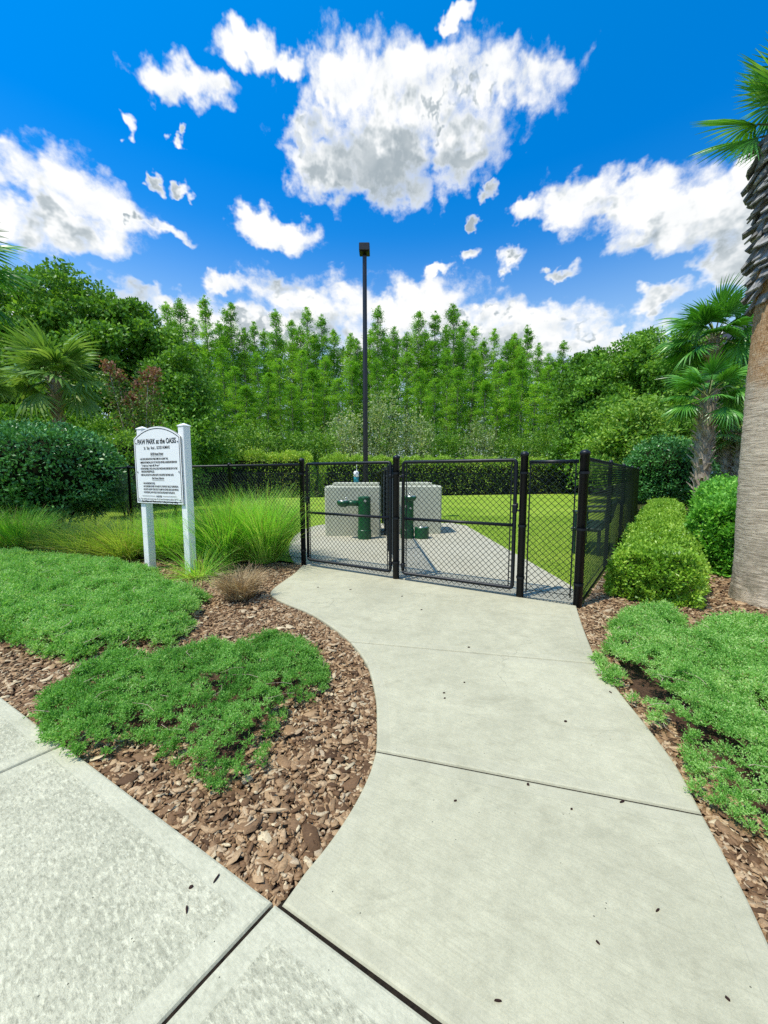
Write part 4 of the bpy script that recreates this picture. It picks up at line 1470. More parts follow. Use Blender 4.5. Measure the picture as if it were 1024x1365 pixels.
grass_clump(118, 741, 'yellowing low grass clump, second to the left of the sign', 1400, .2, .6, .9, .008, .6, .95, 6, m2)
grass_clump(72, 733, 'thin yellow green grass clump between the sign clumps and the leftmost clump', 900, .2, .5, .85, .008, .6, .95, 7, m2)
grass_clump(28, 733, 'darker green grass clump at the left picture edge under the round shrub', 1600, .2, .6, 1.0, .009, .45, .9, 8, m1)
grass_clump(-40, 735, 'green grass clump beyond the left edge of the bed', 1000, .2, .6, 1.0, .009, .5, .9, 9, m1)
grass_clump(265, 768, 'low trailing grass tuft at the foot of the right sign post', 420, .12, .4, .75, .007, .95, .7, 10, m1)
g = G(321, 797)
o = link('dry_grass_clump', blades_clump(850, .13, .2, .46, .0085, .26, 1.3, 15, M['dry'], k=7, kink=.03), None, (g[0], g[1], 0))
tag(o, 'small brown dry grass clump at the mulch edge below the big green grass', 'grass clump')

# lawn blades near the fence, where single blades can be seen
r = np.random.default_rng(5)
n = 60000
Y = 4.2 + 8.5 * r.random(n) ** 1.5
X = r.uniform(.8, 6.2, n)
P = np.stack([X, Y], 1)
lawnp = [P1[:2] + gnrm * .1, P4[:2] + gnrm * .12, FR + np.array([-.1, 0]), FR2, FBL]
k_ = inside(P, lawnp) & ~inside(P, pad_poly)
P = P[k_]
n = len(P)
D = unit(rdirs(n) * .5 + np.array([0, 0, 1.0]))
V, Fq = leaves(np.column_stack([P, np.full(n, -.014)]), D, r.uniform(.02, .045, n), .006)
tag(link('lawn_grass', raw_mesh('lawn_grass', V, [Fq], M['blade'])), 'short bright green mown grass behind the gates', 'grass', kind='stuff')

# ------------------------------------------------------------------ hedges and shrubs
def hedge(name, pts, w, h, nl, leaf, mat, label, seed, cat='hedge', group=None, rough=.06, h2=None, top_bias=.5, flare=0.0):
    r = np.random.default_rng(seed)
    pts = [np.array(p, float) for p in pts]
    seg = np.array([np.linalg.norm(pts[i + 1] - pts[i]) for i in range(len(pts) - 1)])
    tot = seg.sum(); cum = np.concatenate([[0], np.cumsum(seg)])
    h2 = h if h2 is None else h2
    def at(s):
        i = np.clip(np.searchsorted(cum, s, side='right') - 1, 0, len(seg) - 1)
        f = (s - cum[i]) / seg[i]
        A = np.array(pts)
        p = A[i] + (A[i + 1] - A[i]) * f[:, None]
        d = unit(A[i + 1] - A[i])
        return p, np.stack([d[:, 1], -d[:, 0]], 1), d          # position, right normal, tangent
    base = np.array([pts[0][0], pts[0][1], 0])
    t = thing(name, label, cat, base, 0, group)
    e = w * .5
    s = r.uniform(-e * .66, tot + e * .66, nl)
    # superellipse cross-section: angle from right side over the top to the left side
    a = r.uniform(0, np.pi, nl)
    a = np.where(r.random(nl) < top_bias, np.pi / 2 + r.normal(0, .45, nl), a)
    a = np.clip(a, 0, np.pi)
    ca, sa = np.cos(a), np.sin(a)
    q = 5.0
    rr = 1 / (np.abs(ca) ** q + np.abs(sa) ** q) ** (1 / q)
    cx, cz = ca * rr, sa * rr
    # rounded ends
    over = np.maximum(0, np.maximum(-s, s - tot)) / e
    shrink = np.sqrt(np.maximum(.05, 1 - over ** 5))
    p, nr, tg = at(np.clip(s, 0, tot))
    ex = np.where(s < 0, s, np.where(s > tot, s - tot, 0))
    hh = h + (h2 - h) * np.clip(s / tot, 0, 1)
    bump_ = (vnoise(s * 2.2 + seed, a * 2.5) - .5) * rough * 2 + (vnoise(s * 7 + seed, a * 7) - .5) * rough
    dep = 1 - np.abs(r.normal(0, .07, nl)) + np.where(r.random(nl) < .035, r.uniform(.02, .13, nl), 0)
    lat = cx * (e + bump_ + flare * (1 - cz)) * dep * shrink
    zz = np.maximum(.02, cz * (hh + bump_) * (.35 + .65 * shrink) * dep)
    XY = p + nr * lat[:, None] + tg * ex[:, None]
    N = unit(np.column_stack([nr * cx[:, None] + tg * (ex / e)[:, None] * over[:, None], cz * 1.0]))
    D = unit(N * .55 + rdirs(nl) * .75 + np.array([0, 0, .35]))
    sou = Soup()
    V, Fq = leaves(np.column_stack([XY, zz]) - base, D, r.uniform(.7, 1.3, nl) * leaf, r.uniform(.45, .65, nl) * leaf)
    sou.add(V, Fq)
    ne = int(nl * min(.3, 1.3 * e / (tot + w)))
    for end in (0, 1):
        rq = np.sqrt(r.random(ne)); a = r.uniform(0, np.pi, ne)
        ca, sa = np.cos(a), np.sin(a)
        f_ = 1 / (np.abs(ca) ** q + np.abs(sa) ** q) ** (1 / q)
        al = .62 * e * (1 - rq ** (q + 2)) ** (1 / q) * (1 - np.abs(r.normal(0, .1, ne)))
        pp_, nn2, tt2 = at(np.full(ne, tot * end * .9999))
        sg = 1 if end else -1
        bmp = (vnoise(a * 3 + seed, rq * 5) - .5) * rough * 2.5
        XYe = pp_ + nn2 * (ca * f_ * e * rq)[:, None] * .97 + tt2 * (sg * (al + bmp + .03))[:, None]
        ze = np.maximum(.02, sa * f_ * (h2 if end else h) * rq * .97)
        Ne = unit(np.column_stack([tt2 * sg + nn2 * (ca * rq)[:, None] * .6, sa * rq * .6]))
        De = unit(Ne * .55 + rdirs(ne) * .75 + np.array([0, 0, .35]))
        V, Fq = leaves(np.column_stack([XYe, ze]) - base, De, r.uniform(.7, 1.3, ne) * leaf, r.uniform(.45, .65, ne) * leaf)
        sou.add(V, Fq)
    link('foliage', sou.mesh('foliage', [mat]), t)
    # solid core closing the view through, inner shade put into its dark colour
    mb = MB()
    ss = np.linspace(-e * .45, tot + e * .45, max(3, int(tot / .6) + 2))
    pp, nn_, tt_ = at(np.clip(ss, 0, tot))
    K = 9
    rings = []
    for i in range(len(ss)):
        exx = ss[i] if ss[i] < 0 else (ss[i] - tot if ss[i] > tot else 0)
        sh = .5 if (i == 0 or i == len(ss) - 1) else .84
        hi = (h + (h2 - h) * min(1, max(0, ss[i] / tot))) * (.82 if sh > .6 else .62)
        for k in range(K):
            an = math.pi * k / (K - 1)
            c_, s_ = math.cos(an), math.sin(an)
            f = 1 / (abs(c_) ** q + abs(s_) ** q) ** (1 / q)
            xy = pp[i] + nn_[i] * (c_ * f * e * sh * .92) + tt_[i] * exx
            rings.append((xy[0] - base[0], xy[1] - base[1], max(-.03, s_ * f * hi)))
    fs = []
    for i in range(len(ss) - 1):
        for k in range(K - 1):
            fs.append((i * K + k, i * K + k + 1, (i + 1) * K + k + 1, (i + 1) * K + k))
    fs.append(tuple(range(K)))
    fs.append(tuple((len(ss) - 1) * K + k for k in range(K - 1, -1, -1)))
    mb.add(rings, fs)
    mb.build('shade_core', M['core'], t)
    return t

hedge('clipped_hedge', [(3.0, 4.16), (5.0, 6.8), (9.15, 12.3)], 0.84, .54, 80000, .042, M['box_light'], 'low light green clipped hedge running along the right chain link fence', 31, rough=.085)
hedge('clipped_hedge', [(4.72, 5.25), (8.5, 9.6)], .78, .98, 42000, .058, M['box_bright'], 'taller bright green leafy hedge between the low clipped hedge and the big palm trunk', 32, h2=1.24, rough=.09)
hedge('back_hedge', [(-16.5, 21.4), (-9, 23.4), (-5.2, 24.6)], 1.5, 2.75, 26000, .11, M['hedge_far'], 'clipped yellow green hedge behind the far fence, left of the lamp post', 33, rough=.22, group='hedges behind the far fence')
hedge('back_hedge', [(-3.6, 25.2), (3, 27.5), (10, 29.6), (18.8, 31.6)], 1.6, 2.55, 42000, .12, M['hedge_far'], 'long clipped yellow green hedge behind the far fence, right of the lamp post', 34, rough=.25, group='hedges behind the far fence')
hedge('low_hedge', [(11.4, 13.0), (17.0, 15.6)], 1.0, 1.12, 16000, .07, M['box_bright'], 'low dark green hedge in front of the parked car beside the palm trunk', 35, rough=.1)
hedge('low_hedge', [(14.4, 17.6), (19.5, 18.2)], 1.0, 1.42, 12000, .08, M['box_bright'], 'green hedge below the small booted palms left of the parked car', 36, rough=.12)

def ball_shrub(name, c, rx, ry, z0, z1, nl, leaf, mat, label, seed, cat='shrub', group=None, core=True, rough=.16, fullness=.08):
    r = np.random.default_rng(seed)
    t = thing(name, label, cat, (c[0], c[1], 0), 0, group)
    d = unit(r.normal(size=(nl, 3)))
    az_ = np.arctan2(d[:, 1], d[:, 0])
    b = 1 + (vnoise(az_ * 2 + seed, d[:, 2] * 3) - .5) * rough * 2 + (vnoise(az_ * 6 + seed, d[:, 2] * 8) - .5) * rough
    dep = 1 - np.abs(r.normal(0, fullness, nl)) + np.where(r.random(nl) < .05, r.uniform(.02, .12, nl), 0)
    hz = (z1 - z0) / 2
    q = np.stack([d[:, 0] * rx, d[:, 1] * ry, np.sign(d[:, 2]) * np.abs(d[:, 2]) ** .85 * hz], 1) * (b * dep)[:, None]
    q[:, 2] += z0 + hz
    D = unit(d * .6 + rdirs(nl) * .8 + np.array([0, 0, .2]))
    keep = q[:, 2] > .05
    V, Fq = leaves(q[keep], D[keep], (r.uniform(.7, 1.3, nl) * leaf)[keep], (r.uniform(.45, .62, nl) * leaf)[keep])
    link('foliage', raw_mesh('foliage', V, [Fq], mat), t)
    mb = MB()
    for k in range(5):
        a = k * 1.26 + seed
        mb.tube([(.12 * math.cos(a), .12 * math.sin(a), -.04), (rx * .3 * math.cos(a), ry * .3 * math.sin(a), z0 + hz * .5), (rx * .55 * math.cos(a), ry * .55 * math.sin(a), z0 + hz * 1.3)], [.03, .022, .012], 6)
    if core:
        mb.lathe((0, 0, z0 + hz), [(max(.02, math.sqrt(max(0, 1 - (k / 6) ** 2)) * rx * .8), k / 6 * hz * .82) for k in range(-6, 7)], 18)  # solid filler core, coloured as dark as the shade inside
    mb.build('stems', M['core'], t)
    return t

ball_shrub('round_shrub', (10.1, 13.7), 1.32, 1.3, .35, 2.62, 15000, .095, M['holly'], 'dark glossy rounded shrub behind the low clipped hedge at right', 41, group='round dark shrubs')
ball_shrub('round_shrub', (-7.35, 8.45), 1.42, 1.35, .38, 2.42, 17000, .085, M['holly'], 'large dark glossy rounded shrub at the left edge behind the grasses', 42, group='round dark shrubs')
ball_shrub('round_shrub', (-9.9, 8.3), 1.5, 1.3, .35, 2.2, 9000, .09, M['holly'], 'dark glossy shrub at the far left beyond the large round one', 43, group='round dark shrubs')
ball_shrub('round_shrub', (-8.35, 12.4), 1.05, 1.0, .2, 2.7, 9000, .085, M['under'], 'mid green rounded shrub behind the fence just left of the sign', 44)

def branches(mb, base, top, n, spread, r0, seed, up=.6):
    r = np.random.default_rng(seed)
    base = np.array(base, float); top = np.array(top, float)
    pts = [base, base * .6 + top * .4 + r.normal(0, .12, 3), top]
    mb.tube(pts, [r0, r0 * .75, r0 * .3], 9)
    for i in range(n):
        f = r.uniform(.25, .9)
        p = base * (1 - f) + top * f
        a = r.uniform(0, 6.28)
        L = spread * r.uniform(.5, 1.0)
        q = p + np.array([math.cos(a) * L, math.sin(a) * L, L * up * r.uniform(.5, 1.3)])
        mid = (p + q) / 2 + r.normal(0, .08 * spread * .3, 3)
        mb.tube([p, mid, q], [r0 * .4, r0 * .25, r0 * .08], 6)

def broad_tree(name, base, ells, leaf, per, nb, mat, label, seed, group=None, trunk_r=.22, blob=(.4, 1.0)):
    """ells: (cx,cy,cz,rx,ry,rz) relative to the base"""
    r = np.random.default_rng(seed)
    t = thing(name, label, 'tree', (base[0], base[1], 0), 0, group)
    vols = np.array([e[3] * e[5] for e in ells]); pr = vols / vols.sum()
    Cs, Rs = [], []
    for i in range(nb):
        e = ells[r.choice(len(ells), p=pr)]
        d = unit(r.normal(size=3))
        if d[2] < -.6:
            d[2] *= -1
        f = r.uniform(.72, 1.10) if r.random() < .8 else r.uniform(.2, .7)
        Cs.append(np.array(e[:3]) + d * np.array(e[3:]) * f)
        Rs.append(r.uniform(*blob))
    Cs = np.array(Cs); Rs = np.array(Rs)
    k = per
    n = nb * k
    d = unit(r.normal(size=(n, 3)) + np.array([0, 0, .35]))
    rad = np.repeat(Rs, k)[:, None] * (r.random((n, 1)) ** .45)
    stretch = np.array([1.15, 1.15, .7])
    Pq = np.repeat(Cs, k, 0) + d * rad * stretch
    D = unit(d * .5 + rdirs(n) + np.array([0, 0, .1]))
    keep = Pq[:, 2] > .15
    V, Fq = leaves(Pq[keep], D[keep], (r.uniform(.7, 1.35, n) * leaf)[keep], (r.uniform(.5, .75, n) * leaf)[keep])
    link('crown', raw_mesh('crown', V, [Fq], mat), t)
    mb = MB()
    top = max(e[2] + e[5] * .5 for e in ells)
    branches(mb, (0, 0, -.1), (ells[0][0] * .5, ells[0][1] * .5, top), 9, max(e[3] for e in ells) * .8, trunk_r, seed)
    mb.build('trunk', M['bark_dark'], t, smooth=True)
    return t

BT = 'broad trees at both sides of the lawn'
bp = lambda px, D: ((px - 512) / F * D * (1.0), D)
def topz(py, D):
    return AT(512, py, D)[2]
# left mass
x, y = bp(78, 21); z = topz(352, 21)
broad_tree('broadleaf_tree', (x, y), [(0, 0, z - 4.0, 3.0, 3.0, 3.7), (-2.6, 0, z - 6.2, 3.2, 3, 3.8), (2.4, .3, z - 6.0, 3.2, 3, 3.9), (0, -1.5, z - 9.2, 5.6, 3.2, 3.2)], .21, 210, 330, M['oak'], 'tallest dense dark green tree at the left with a peaked crown', 51, BT, .28)
x, y = bp(192, 22.5); z = topz(398, 22.5)
broad_tree('broadleaf_tree', (x, y), [(-.8, 0, z - 2.8, 2.3, 2.2, 2.7), (.9, 0, z - 4.6, 2.3, 2.2, 2.8), (0, -.8, z - 7.5, 3.2, 2.6, 3.6)], .21, 200, 190, M['oak_r'], 'dense green tree right of the tallest left tree, above the white sign', 52, BT, .22)
x, y = bp(-60, 20); z = topz(405, 20)
broad_tree('broadleaf_tree', (x, y), [(0, 0, z - 3.2, 3.5, 3, 3.2), (1.5, -1, z - 7, 4.2, 3, 3.8)], .21, 190, 180, M['oak_r'], 'broad green tree running out of the picture at the far left', 53, BT, .25)
x, y = bp(243, 20.5); z = topz(470, 20.5)
broad_tree('broadleaf_tree', (x, y), [(0, 0, z - 2.2, 1.5, 1.5, 2.1), (.3, -.4, z - 5.0, 1.8, 1.6, 2.6)], .18, 170, 95, M['oak_r'], 'smaller bright green tree standing just above the right sign post', 54, BT, .13)
for i, (px, py, D, rx, lab) in enumerate([(20, 560, 16, 2.2, 'shaded green understory bush below the left palm'), (130, 545, 17, 2.0, 'shaded green understory bush right of the left palm trunk'), (228, 560, 17.5, 1.5, 'green understory bush behind the right sign post')]):
    x, y = bp(px, D); z = topz(py, D)
    ball_shrub('understory_bush', (x, y), rx, 1.4, .1, z, 6500, .15, M['oak_r'], lab, 60 + i, rough=.35, core=False, fullness=.22, group='understory bushes')
# right mass
x, y = bp(862, 26); z = topz(446, 26)
broad_tree('broadleaf_tree', (x, y), [(0, 0, z - 3.0, 3.3, 3, 3.0), (-2.6, 0, z - 4.6, 2.8, 2.6, 3.0), (2.4, 0, z - 4.6, 3, 3, 3.2), (0, -1, z - 7, 5.2, 3, 3.2)], .22, 210, 270, M['oak_r'], 'wide dense green tree right of the cypress row behind the sabal palms', 55, BT, .28)
x, y = bp(783, 28); z = topz(472, 28)
broad_tree('broadleaf_tree', (x, y), [(0, 0, z - 2.6, 2.2, 2.2, 2.6), (.4, 0, z - 6, 2.8, 2.4, 3.6)], .22, 190, 130, M['oak'], 'dark green tree at the right end of the cypress row', 56, BT, .2)
x, y = bp(832, 19.5); z = topz(528, 19.5)
broad_tree('broadleaf_tree', (x, y), [(0, 0, z - 1.7, 1.6, 1.5, 1.6), (.7, 0, z - 3.0, 2.1, 1.7, 2.0), (-.6, 0, z - 3.5, 1.7, 1.5, 2.0)], .17, 170, 120, M['under'], 'lighter green low tree above the right fence corner', 57, BT, .12)
x, y = bp(985, 30); z = topz(492, 30)
broad_tree('broadleaf_tree', (x, y), [(0, 0, z - 3.0, 4.2, 3, 3.0), (0, 0, z - 6.5, 5, 3, 3.6)], .24, 170, 170, M['oak'], 'shaded green tree behind the small booted palms', 58, BT, .22)

# crape myrtle with brown seed heads
x, y = bp(190, 13.5)
ct = thing('crape_myrtle', 'slender multi-stemmed tree with reddish brown seed heads behind the fence left of the sign', 'tree', (x, y, 0))
r = np.random.default_rng(61)
mb = MB(); s1 = Soup(); s2 = Soup()
zt = topz(482, 13.5)
for k in range(7):
    a = k * .9 + .3
    tip = np.array([math.cos(a) * r.uniform(.35, .95), math.sin(a) * r.uniform(.3, .8), zt * r.uniform(.72, 1.0)])
    pts = [np.array([.07 * math.cos(a), .07 * math.sin(a), -.05]), tip * np.array([.45, .45, .5]), tip]
    mb.tube(pts, [.035, .025, .01], 6)
    n = 420
    f = r.uniform(.35, 1, n)
    c = np.array(pts[1])[None] * (2 * (1 - f))[:, None] * .5 + tip[None] * f[:, None] + r.normal(0, .24, (n, 3))
    V, Fq = leaves(c, unit(rdirs(n) + np.array([0, 0, .3])), r.uniform(.07, .13, n), r.uniform(.04, .07, n)); s1.add(V, Fq)
    n = 130
    c = tip + np.clip(r.normal(0, .11, (n, 3)), -.2, .2) + np.array([0, 0, .12])
    V, Fq = leaves(c, unit(rdirs(n) + np.array([0, 0, .6])), r.uniform(.10, .16, n), r.uniform(.05, .09, n))
    link('seed_head', raw_mesh('seed_head', V, [Fq], M['redtip']), ct)
mb.build('stem', M['bark_pale'], ct, smooth=True)
link('crown', s1.mesh('crown', [M['crape']]), ct)

# ------------------------------------------------------------------ cypress row
def cypress_mesh(H, seed, mat_leaf, crown0=.26, wid=1.9, dens=1.0, leafs=.18):
    r = np.random.default_rng(seed)
    mb = MB()
    nseg = 9
    zz = np.linspace(-.1, H * .985, nseg)
    ax = np.cumsum(r.normal(0, .05, (nseg, 2)), 0)
    rad = np.interp(zz / H, [0, .04, .3, .8, 1], [.20, .135, .115, .06, .015])
    mb.tube([(ax[i, 0], ax[i, 1], zz[i]) for i in range(nseg)], list(rad), 8)
    s = Soup()
    nb = int(175 * dens)
    for i in range(nb):
        f = crown0 + (1 - crown0) * r.random() ** .85
        z = f * H
        cx, cy = np.interp(z, zz, ax[:, 0]), np.interp(z, zz, ax[:, 1])
        prof = np.interp(f, [crown0, .45, .62, .74, .85, .94, 1.0], [.58, .66, .58, .68, .58, .36, .05])
        L = wid * prof * r.uniform(.45, 1.1)
        a = r.uniform(0, 6.283)
        up = r.uniform(-.15, .6) + (.45 if f > .88 else 0)
        tip = np.array([cx + math.cos(a) * L, cy + math.sin(a) * L, z + L * up])
        p0 = np.array([cx, cy, z])
        mid = (p0 + tip) / 2 + np.array([0, 0, .06 * L])
        mb.tube([p0, mid, tip], [.028, .018, .006], 4, caps=False)
        n = int(46 * (.5 + L / wid) * (.25 / leafs) ** 1.45)
        u = np.clip(r.normal(.80, .22, n), .1, 1.1)
        sg = (.13 + .15 * r.random()) * (.6 + .4 * wid / 1.6) * (.4 + .9 * prof)
        q = p0[None] + (tip - p0)[None] * u[:, None] + r.normal(0, 1, (n, 3)) * np.array([sg, sg, sg * .75])
        side = r.normal(0, 1, (n, 3)) * np.array([1, 1, .5])
        D = unit(unit(tip - p0)[None] * .5 + side)
        V, Fq = leaves(q, D, r.uniform(.6, 1.3, n) * leafs, r.uniform(.28, .46, n) * leafs)
        s.add(V, Fq)
    tr = MB(); tr.v, tr.f, tr.mi = mb.v, mb.f, mb.mi
    return tr, s.mesh('crown', [mat_leaf])

def cyp_proto(H, seed, mat, bark, **kw):
    t = thing('cypress_tree', 'x', 'tree', (0, 0, 0))
    tr, cr = cypress_mesh(H, seed, mat, **kw)
    tr.build('trunk', bark, t, smooth=True)
    link('crown', cr, t)
    return t
H0 = 20.0
protos = [cyp_proto(H0, 100 + i, M['cyp'], M['bark_pale'], wid=[1.6, 1.3, 1.8, 1.4, 1.65][i], dens=[1.0, .85, 1.15, 1.0, .9][i]) for i in range(5)]
back_protos = [cyp_proto(H0, 120 + i, M['cyp_shade'], M['bark_pale'], wid=2.5 + .3 * i, dens=1.1, leafs=.36, crown0=.06) for i in range(3)]
used = set()
def place(protos_, i, x, y, z, label, group, rz):
    p = protos_[i % len(protos_)]
    sc = z / H0
    wsc = max(.8, sc) if sc < 1 else sc
    if id(p) not in used:
        used.add(id(p))
        p.location = (x, y, 0); p.rotation_euler = (0, 0, rz); p.scale = (wsc, wsc, sc)
        p['label'] = label; p['group'] = group
        return p
    return dup(p, (x, y, 0), rz, (wsc, wsc, sc), label, group)

ORD = ['first', 'second', 'third', 'fourth', 'fifth', 'sixth', 'seventh', 'eighth', 'ninth', 'tenth', 'eleventh', 'twelfth', 'thirteenth', 'fourteenth', 'fifteenth', 'sixteenth', 'seventeenth', 'eighteenth', 'nineteenth', 'twentieth', 'twenty-first', 'twenty-second', 'twenty-third', 'twenty-fourth', 'twenty-fifth', 'twenty-sixth', 'twenty-seventh', 'twenty-eighth', 'twenty-ninth', 'thirtieth']
row = [(232, 403, 42), (252, 400, 46), (284, 396, 43), (318, 404, 44), (345, 430, 46), (371, 413, 43), (392, 428, 47), (414, 411, 44), (434, 420, 46), (449, 441, 48), (467, 444, 44), (507, 409, 43), (524, 436, 47), (555, 416, 45), (577, 414, 44), (603, 405, 43), (628, 436, 47), (654, 438, 45), (679, 446, 46), (698, 434, 43), (722, 472, 47), (742, 455, 50), (764, 482, 48)]
row = sorted(row + [(242, 428, 44), (267, 424, 45), (301, 428, 46), (332, 436, 44), (358, 440, 47), (403, 436, 46), (424, 444, 45), (478, 452, 46), (496, 440, 46), (515, 446, 45), (540, 444, 46), (566, 440, 46), (590, 434, 46), (616, 428, 45), (641, 452, 45), (668, 456, 46), (688, 462, 45), (710, 458, 46), (731, 484, 47), (753, 486, 48)])
left = [q for q in row if q[0] < 487][::-1]
right = [q for q in row if q[0] > 487]
rr_ = random.Random(4)
k = 0
for side, lst in (('left', left), ('right', right)):
    for i, (px, py, D) in enumerate(lst):
        x = (px - 512) / F * D
        place(protos, k * 3 + (1 if side == 'left' else 0), x, D, topz(py, D), 'tall thin feathery green cypress, %s treetop to the %s of the lamp post' % (ORD[i], side), 'tall cypress trees in the row', rr_.uniform(0, 6.28))
        k += 1
# younger, lower cypresses in front
young = [(262, 500, 37), (276, 472, 39), (290, 508, 35), (304, 462, 40), (319, 490, 37), (333, 515, 34), (347, 470, 40), (361, 498, 37), (376, 478, 39), (390, 512, 35), (405, 468, 40), (420, 492, 37), (436, 476, 39), (452, 505, 36), (470, 482, 39), (502, 478, 40), (522, 500, 38), (541, 470, 40), (560, 492, 38), (578, 505, 36), (594, 466, 40), (610, 490, 38), (627, 474, 40), (643, 508, 36), (660, 480, 39), (676, 496, 37), (692, 474, 40), (708, 510, 36), (724, 488, 39), (740, 505, 37), (757, 500, 39)]
yp = [cyp_proto(H0, 140 + i, M['cyp'], M['bark_pale'], wid=2.0, dens=1.0, leafs=.19, crown0=.24) for i in range(3)]
for i, (px, py, D) in enumerate(young):
    x = (px - 512) / F * D
    n_left = [q for q in young if q[0] < 487]
    if px < 487:
        o_ = len(n_left) - 1 - i; sd_ = 'left'
    else:
        o_ = i - len(n_left); sd_ = 'right'
    place(yp, i, x, D, topz(py, D), 'young half-height cypress before the tall row, %s to the %s of the lamp post' % (ORD[o_], sd_), 'young cypress trees before the tall row', rr_.uniform(0, 6.28))
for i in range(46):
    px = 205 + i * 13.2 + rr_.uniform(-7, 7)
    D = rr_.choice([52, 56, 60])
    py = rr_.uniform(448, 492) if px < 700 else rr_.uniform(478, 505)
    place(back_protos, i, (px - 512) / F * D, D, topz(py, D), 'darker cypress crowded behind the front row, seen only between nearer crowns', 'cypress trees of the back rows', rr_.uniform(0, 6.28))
# pale leaved understory before the row
for i, (px, py, D, rx, nl, mat, lab) in enumerate([
    (508, 520, 31, 1.7, 3600, 'myrtle', 'tall pale leaved wax myrtle just right of the lamp post'),
    (462, 552, 31, 1.5, 3200, 'myrtle', 'pale leaved wax myrtle just left of the lamp post'),
    (553, 552, 31.5, 1.8, 3000, 'myrtle', 'pale leaved wax myrtle above the right concrete vault'),
    (637, 562, 33, 1.7, 2600, 'myrtle', 'pale leaved shrub above the right gate leaf'),
    (300, 570, 27, 1.6, 3600, 'under', 'green bush right of the sign above the left end of the back hedge'),
    (345, 565, 28, 1.6, 3600, 'under', 'green bush above the middle of the left back hedge'),
    (392, 572, 28, 1.6, 3600, 'under', 'green bush above the left gate post'),
    (430, 570, 29, 1.4, 3600, 'under', 'green bush above the left gate leaf'),
    (596, 568, 31, 1.7, 3600, 'under', 'green bush above the right gate leaf near the middle post'),
    (685, 575, 33, 1.7, 3600, 'under', 'green bush above the latch post'),
    (728, 566, 33, 1.8, 3800, 'under', 'green bush above the narrow fixed fence panel'),
    (770, 560, 32, 1.9, 3800, 'under', 'green bush above the corner post')]):
    x, y = bp(px, D); z = topz(py, D)
    ball_shrub('understory_bush', (x, y), rx, 1.3, .6, z, nl, .19, M[mat], lab, 80 + i, rough=.4, core=False, fullness=.3, group='understory bushes')

# ------------------------------------------------------------------ palms
def frond_mesh(seed, Lp, R, nl, spread, mat, droop=.25, wfac=1.0, fold=.35, web=.42, tipdroop=.25):
    r = np.random.default_rng(seed)
    s = Soup()
    # petiole
    k = 5
    u = np.linspace(0, 1, k)
    P = np.stack([u * Lp, np.zeros(k), -droop * .5 * (u * Lp) ** 2], 1)
    sd_ = np.zeros((1, k, 3)); sd_[..., 1] = 1
    V, Fq = strips(P[None], np.linspace(.05, .028, k)[None] * (R / .8) ** .5, sd_); s.add(V, Fq, 1)
    sd2 = np.zeros((1, k, 3)); sd2[..., 2] = 1
    V, Fq = strips(P[None], np.linspace(.03, .016, k)[None], sd2); s.add(V, Fq, 1)
    h = P[-1]
    sl_ = -droop * Lp
    a = np.linspace(-spread, spread, nl) + r.normal(0, .015, nl)
    L = R * (.72 + .28 * np.cos(a * .75)) * r.uniform(.88, 1.06, nl)
    k = 8
    u = np.linspace(.02, 1, k)[None]
    rr = L[:, None] * u
    da = 2 * spread / nl
    costa = .16 * R * np.cos(a * .5)
    X = np.cos(a)[:, None] * rr + (costa[:, None] * np.clip(u * 3, 0, 1))
    Yy = np.sin(a)[:, None] * rr
    z_fold = -np.abs(np.sin(a))[:, None] * fold * rr * .55           # blade folded down at the sides
    z_arc = -droop * .8 * (rr ** 2) / R
    tipd = -(tipdroop * r.uniform(.4, 1.6, nl))[:, None] * np.maximum(0, (u - .55)) ** 1.5 * L[:, None] * 1.6
    Z = z_fold + z_arc + tipd + sl_ * X * .5
    P = np.stack([X, Yy, Z], -1) + h
    wmax = R * web * da * 1.15 * wfac
    W = np.interp(u[0], [0, web, .7, 1], [.25, 1, .62, .06])[None] * wmax * r.uniform(.85, 1.1, nl)[:, None]
    tilt = np.where(np.arange(nl) % 2 == 0, .55, -.55) + r.normal(0, .15, nl)
    S = np.stack([-np.sin(a) * np.cos(tilt), np.cos(a) * np.cos(tilt), np.sin(tilt)], -1)[:, None, :]
    V, Fq = strips(P, W, np.broadcast_to(S, P.shape)); s.add(V, Fq, 0)
    return s.mesh('frond', [mat, M['petiole']])

def booted_trunk(mb, z0, z1, r_, n, up, L, w, seed, axis=None):
    """leaf bases round a trunk, laid in a spiral"""
    r = np.random.default_rng(seed)
    for i in range(n):
        f = i / n
        z = z0 + (z1 - z0) * f
        a = i * 2.39996 + r.normal(0, .1)
        c = np.array([0, 0, z]) if axis is None else axis(z)
        o = np.array([math.cos(a), math.sin(a), 0]); tg = np.array([-math.sin(a), math.cos(a), 0])
        e = up + r.normal(0, .18)
        d = o * math.cos(e) + np.array([0, 0, math.sin(e)])
        nrm = np.cross(d, tg)
        p0 = c + o * (r_ * .8)
        l = L * r.uniform(.7, 1.25)
        split = r.uniform(.15, .4)
        p1 = p0 + d * l * .55
        p2 = p0 + d * l + np.array([0, 0, -.05 * l])
        def sec(p, ww, th):
            return [p - tg * ww - nrm * th, p + tg * ww - nrm * th, p + tg * ww + nrm * th, p - tg * ww + nrm * th]
        vs = sec(p0, w, .02) + sec(p1, w * .62, .016) + sec(p2, w * r.uniform(.45, .8), .007)
        fs = [(3, 2, 1, 0), (8, 9, 10, 11)]
        for q in (0, 4):
            for k in range(4):
                fs.append((q + k, q + (k + 1) % 4, q + 4 + (k + 1) % 4, q + 4 + k))
        mb.add(vs, fs, 0)

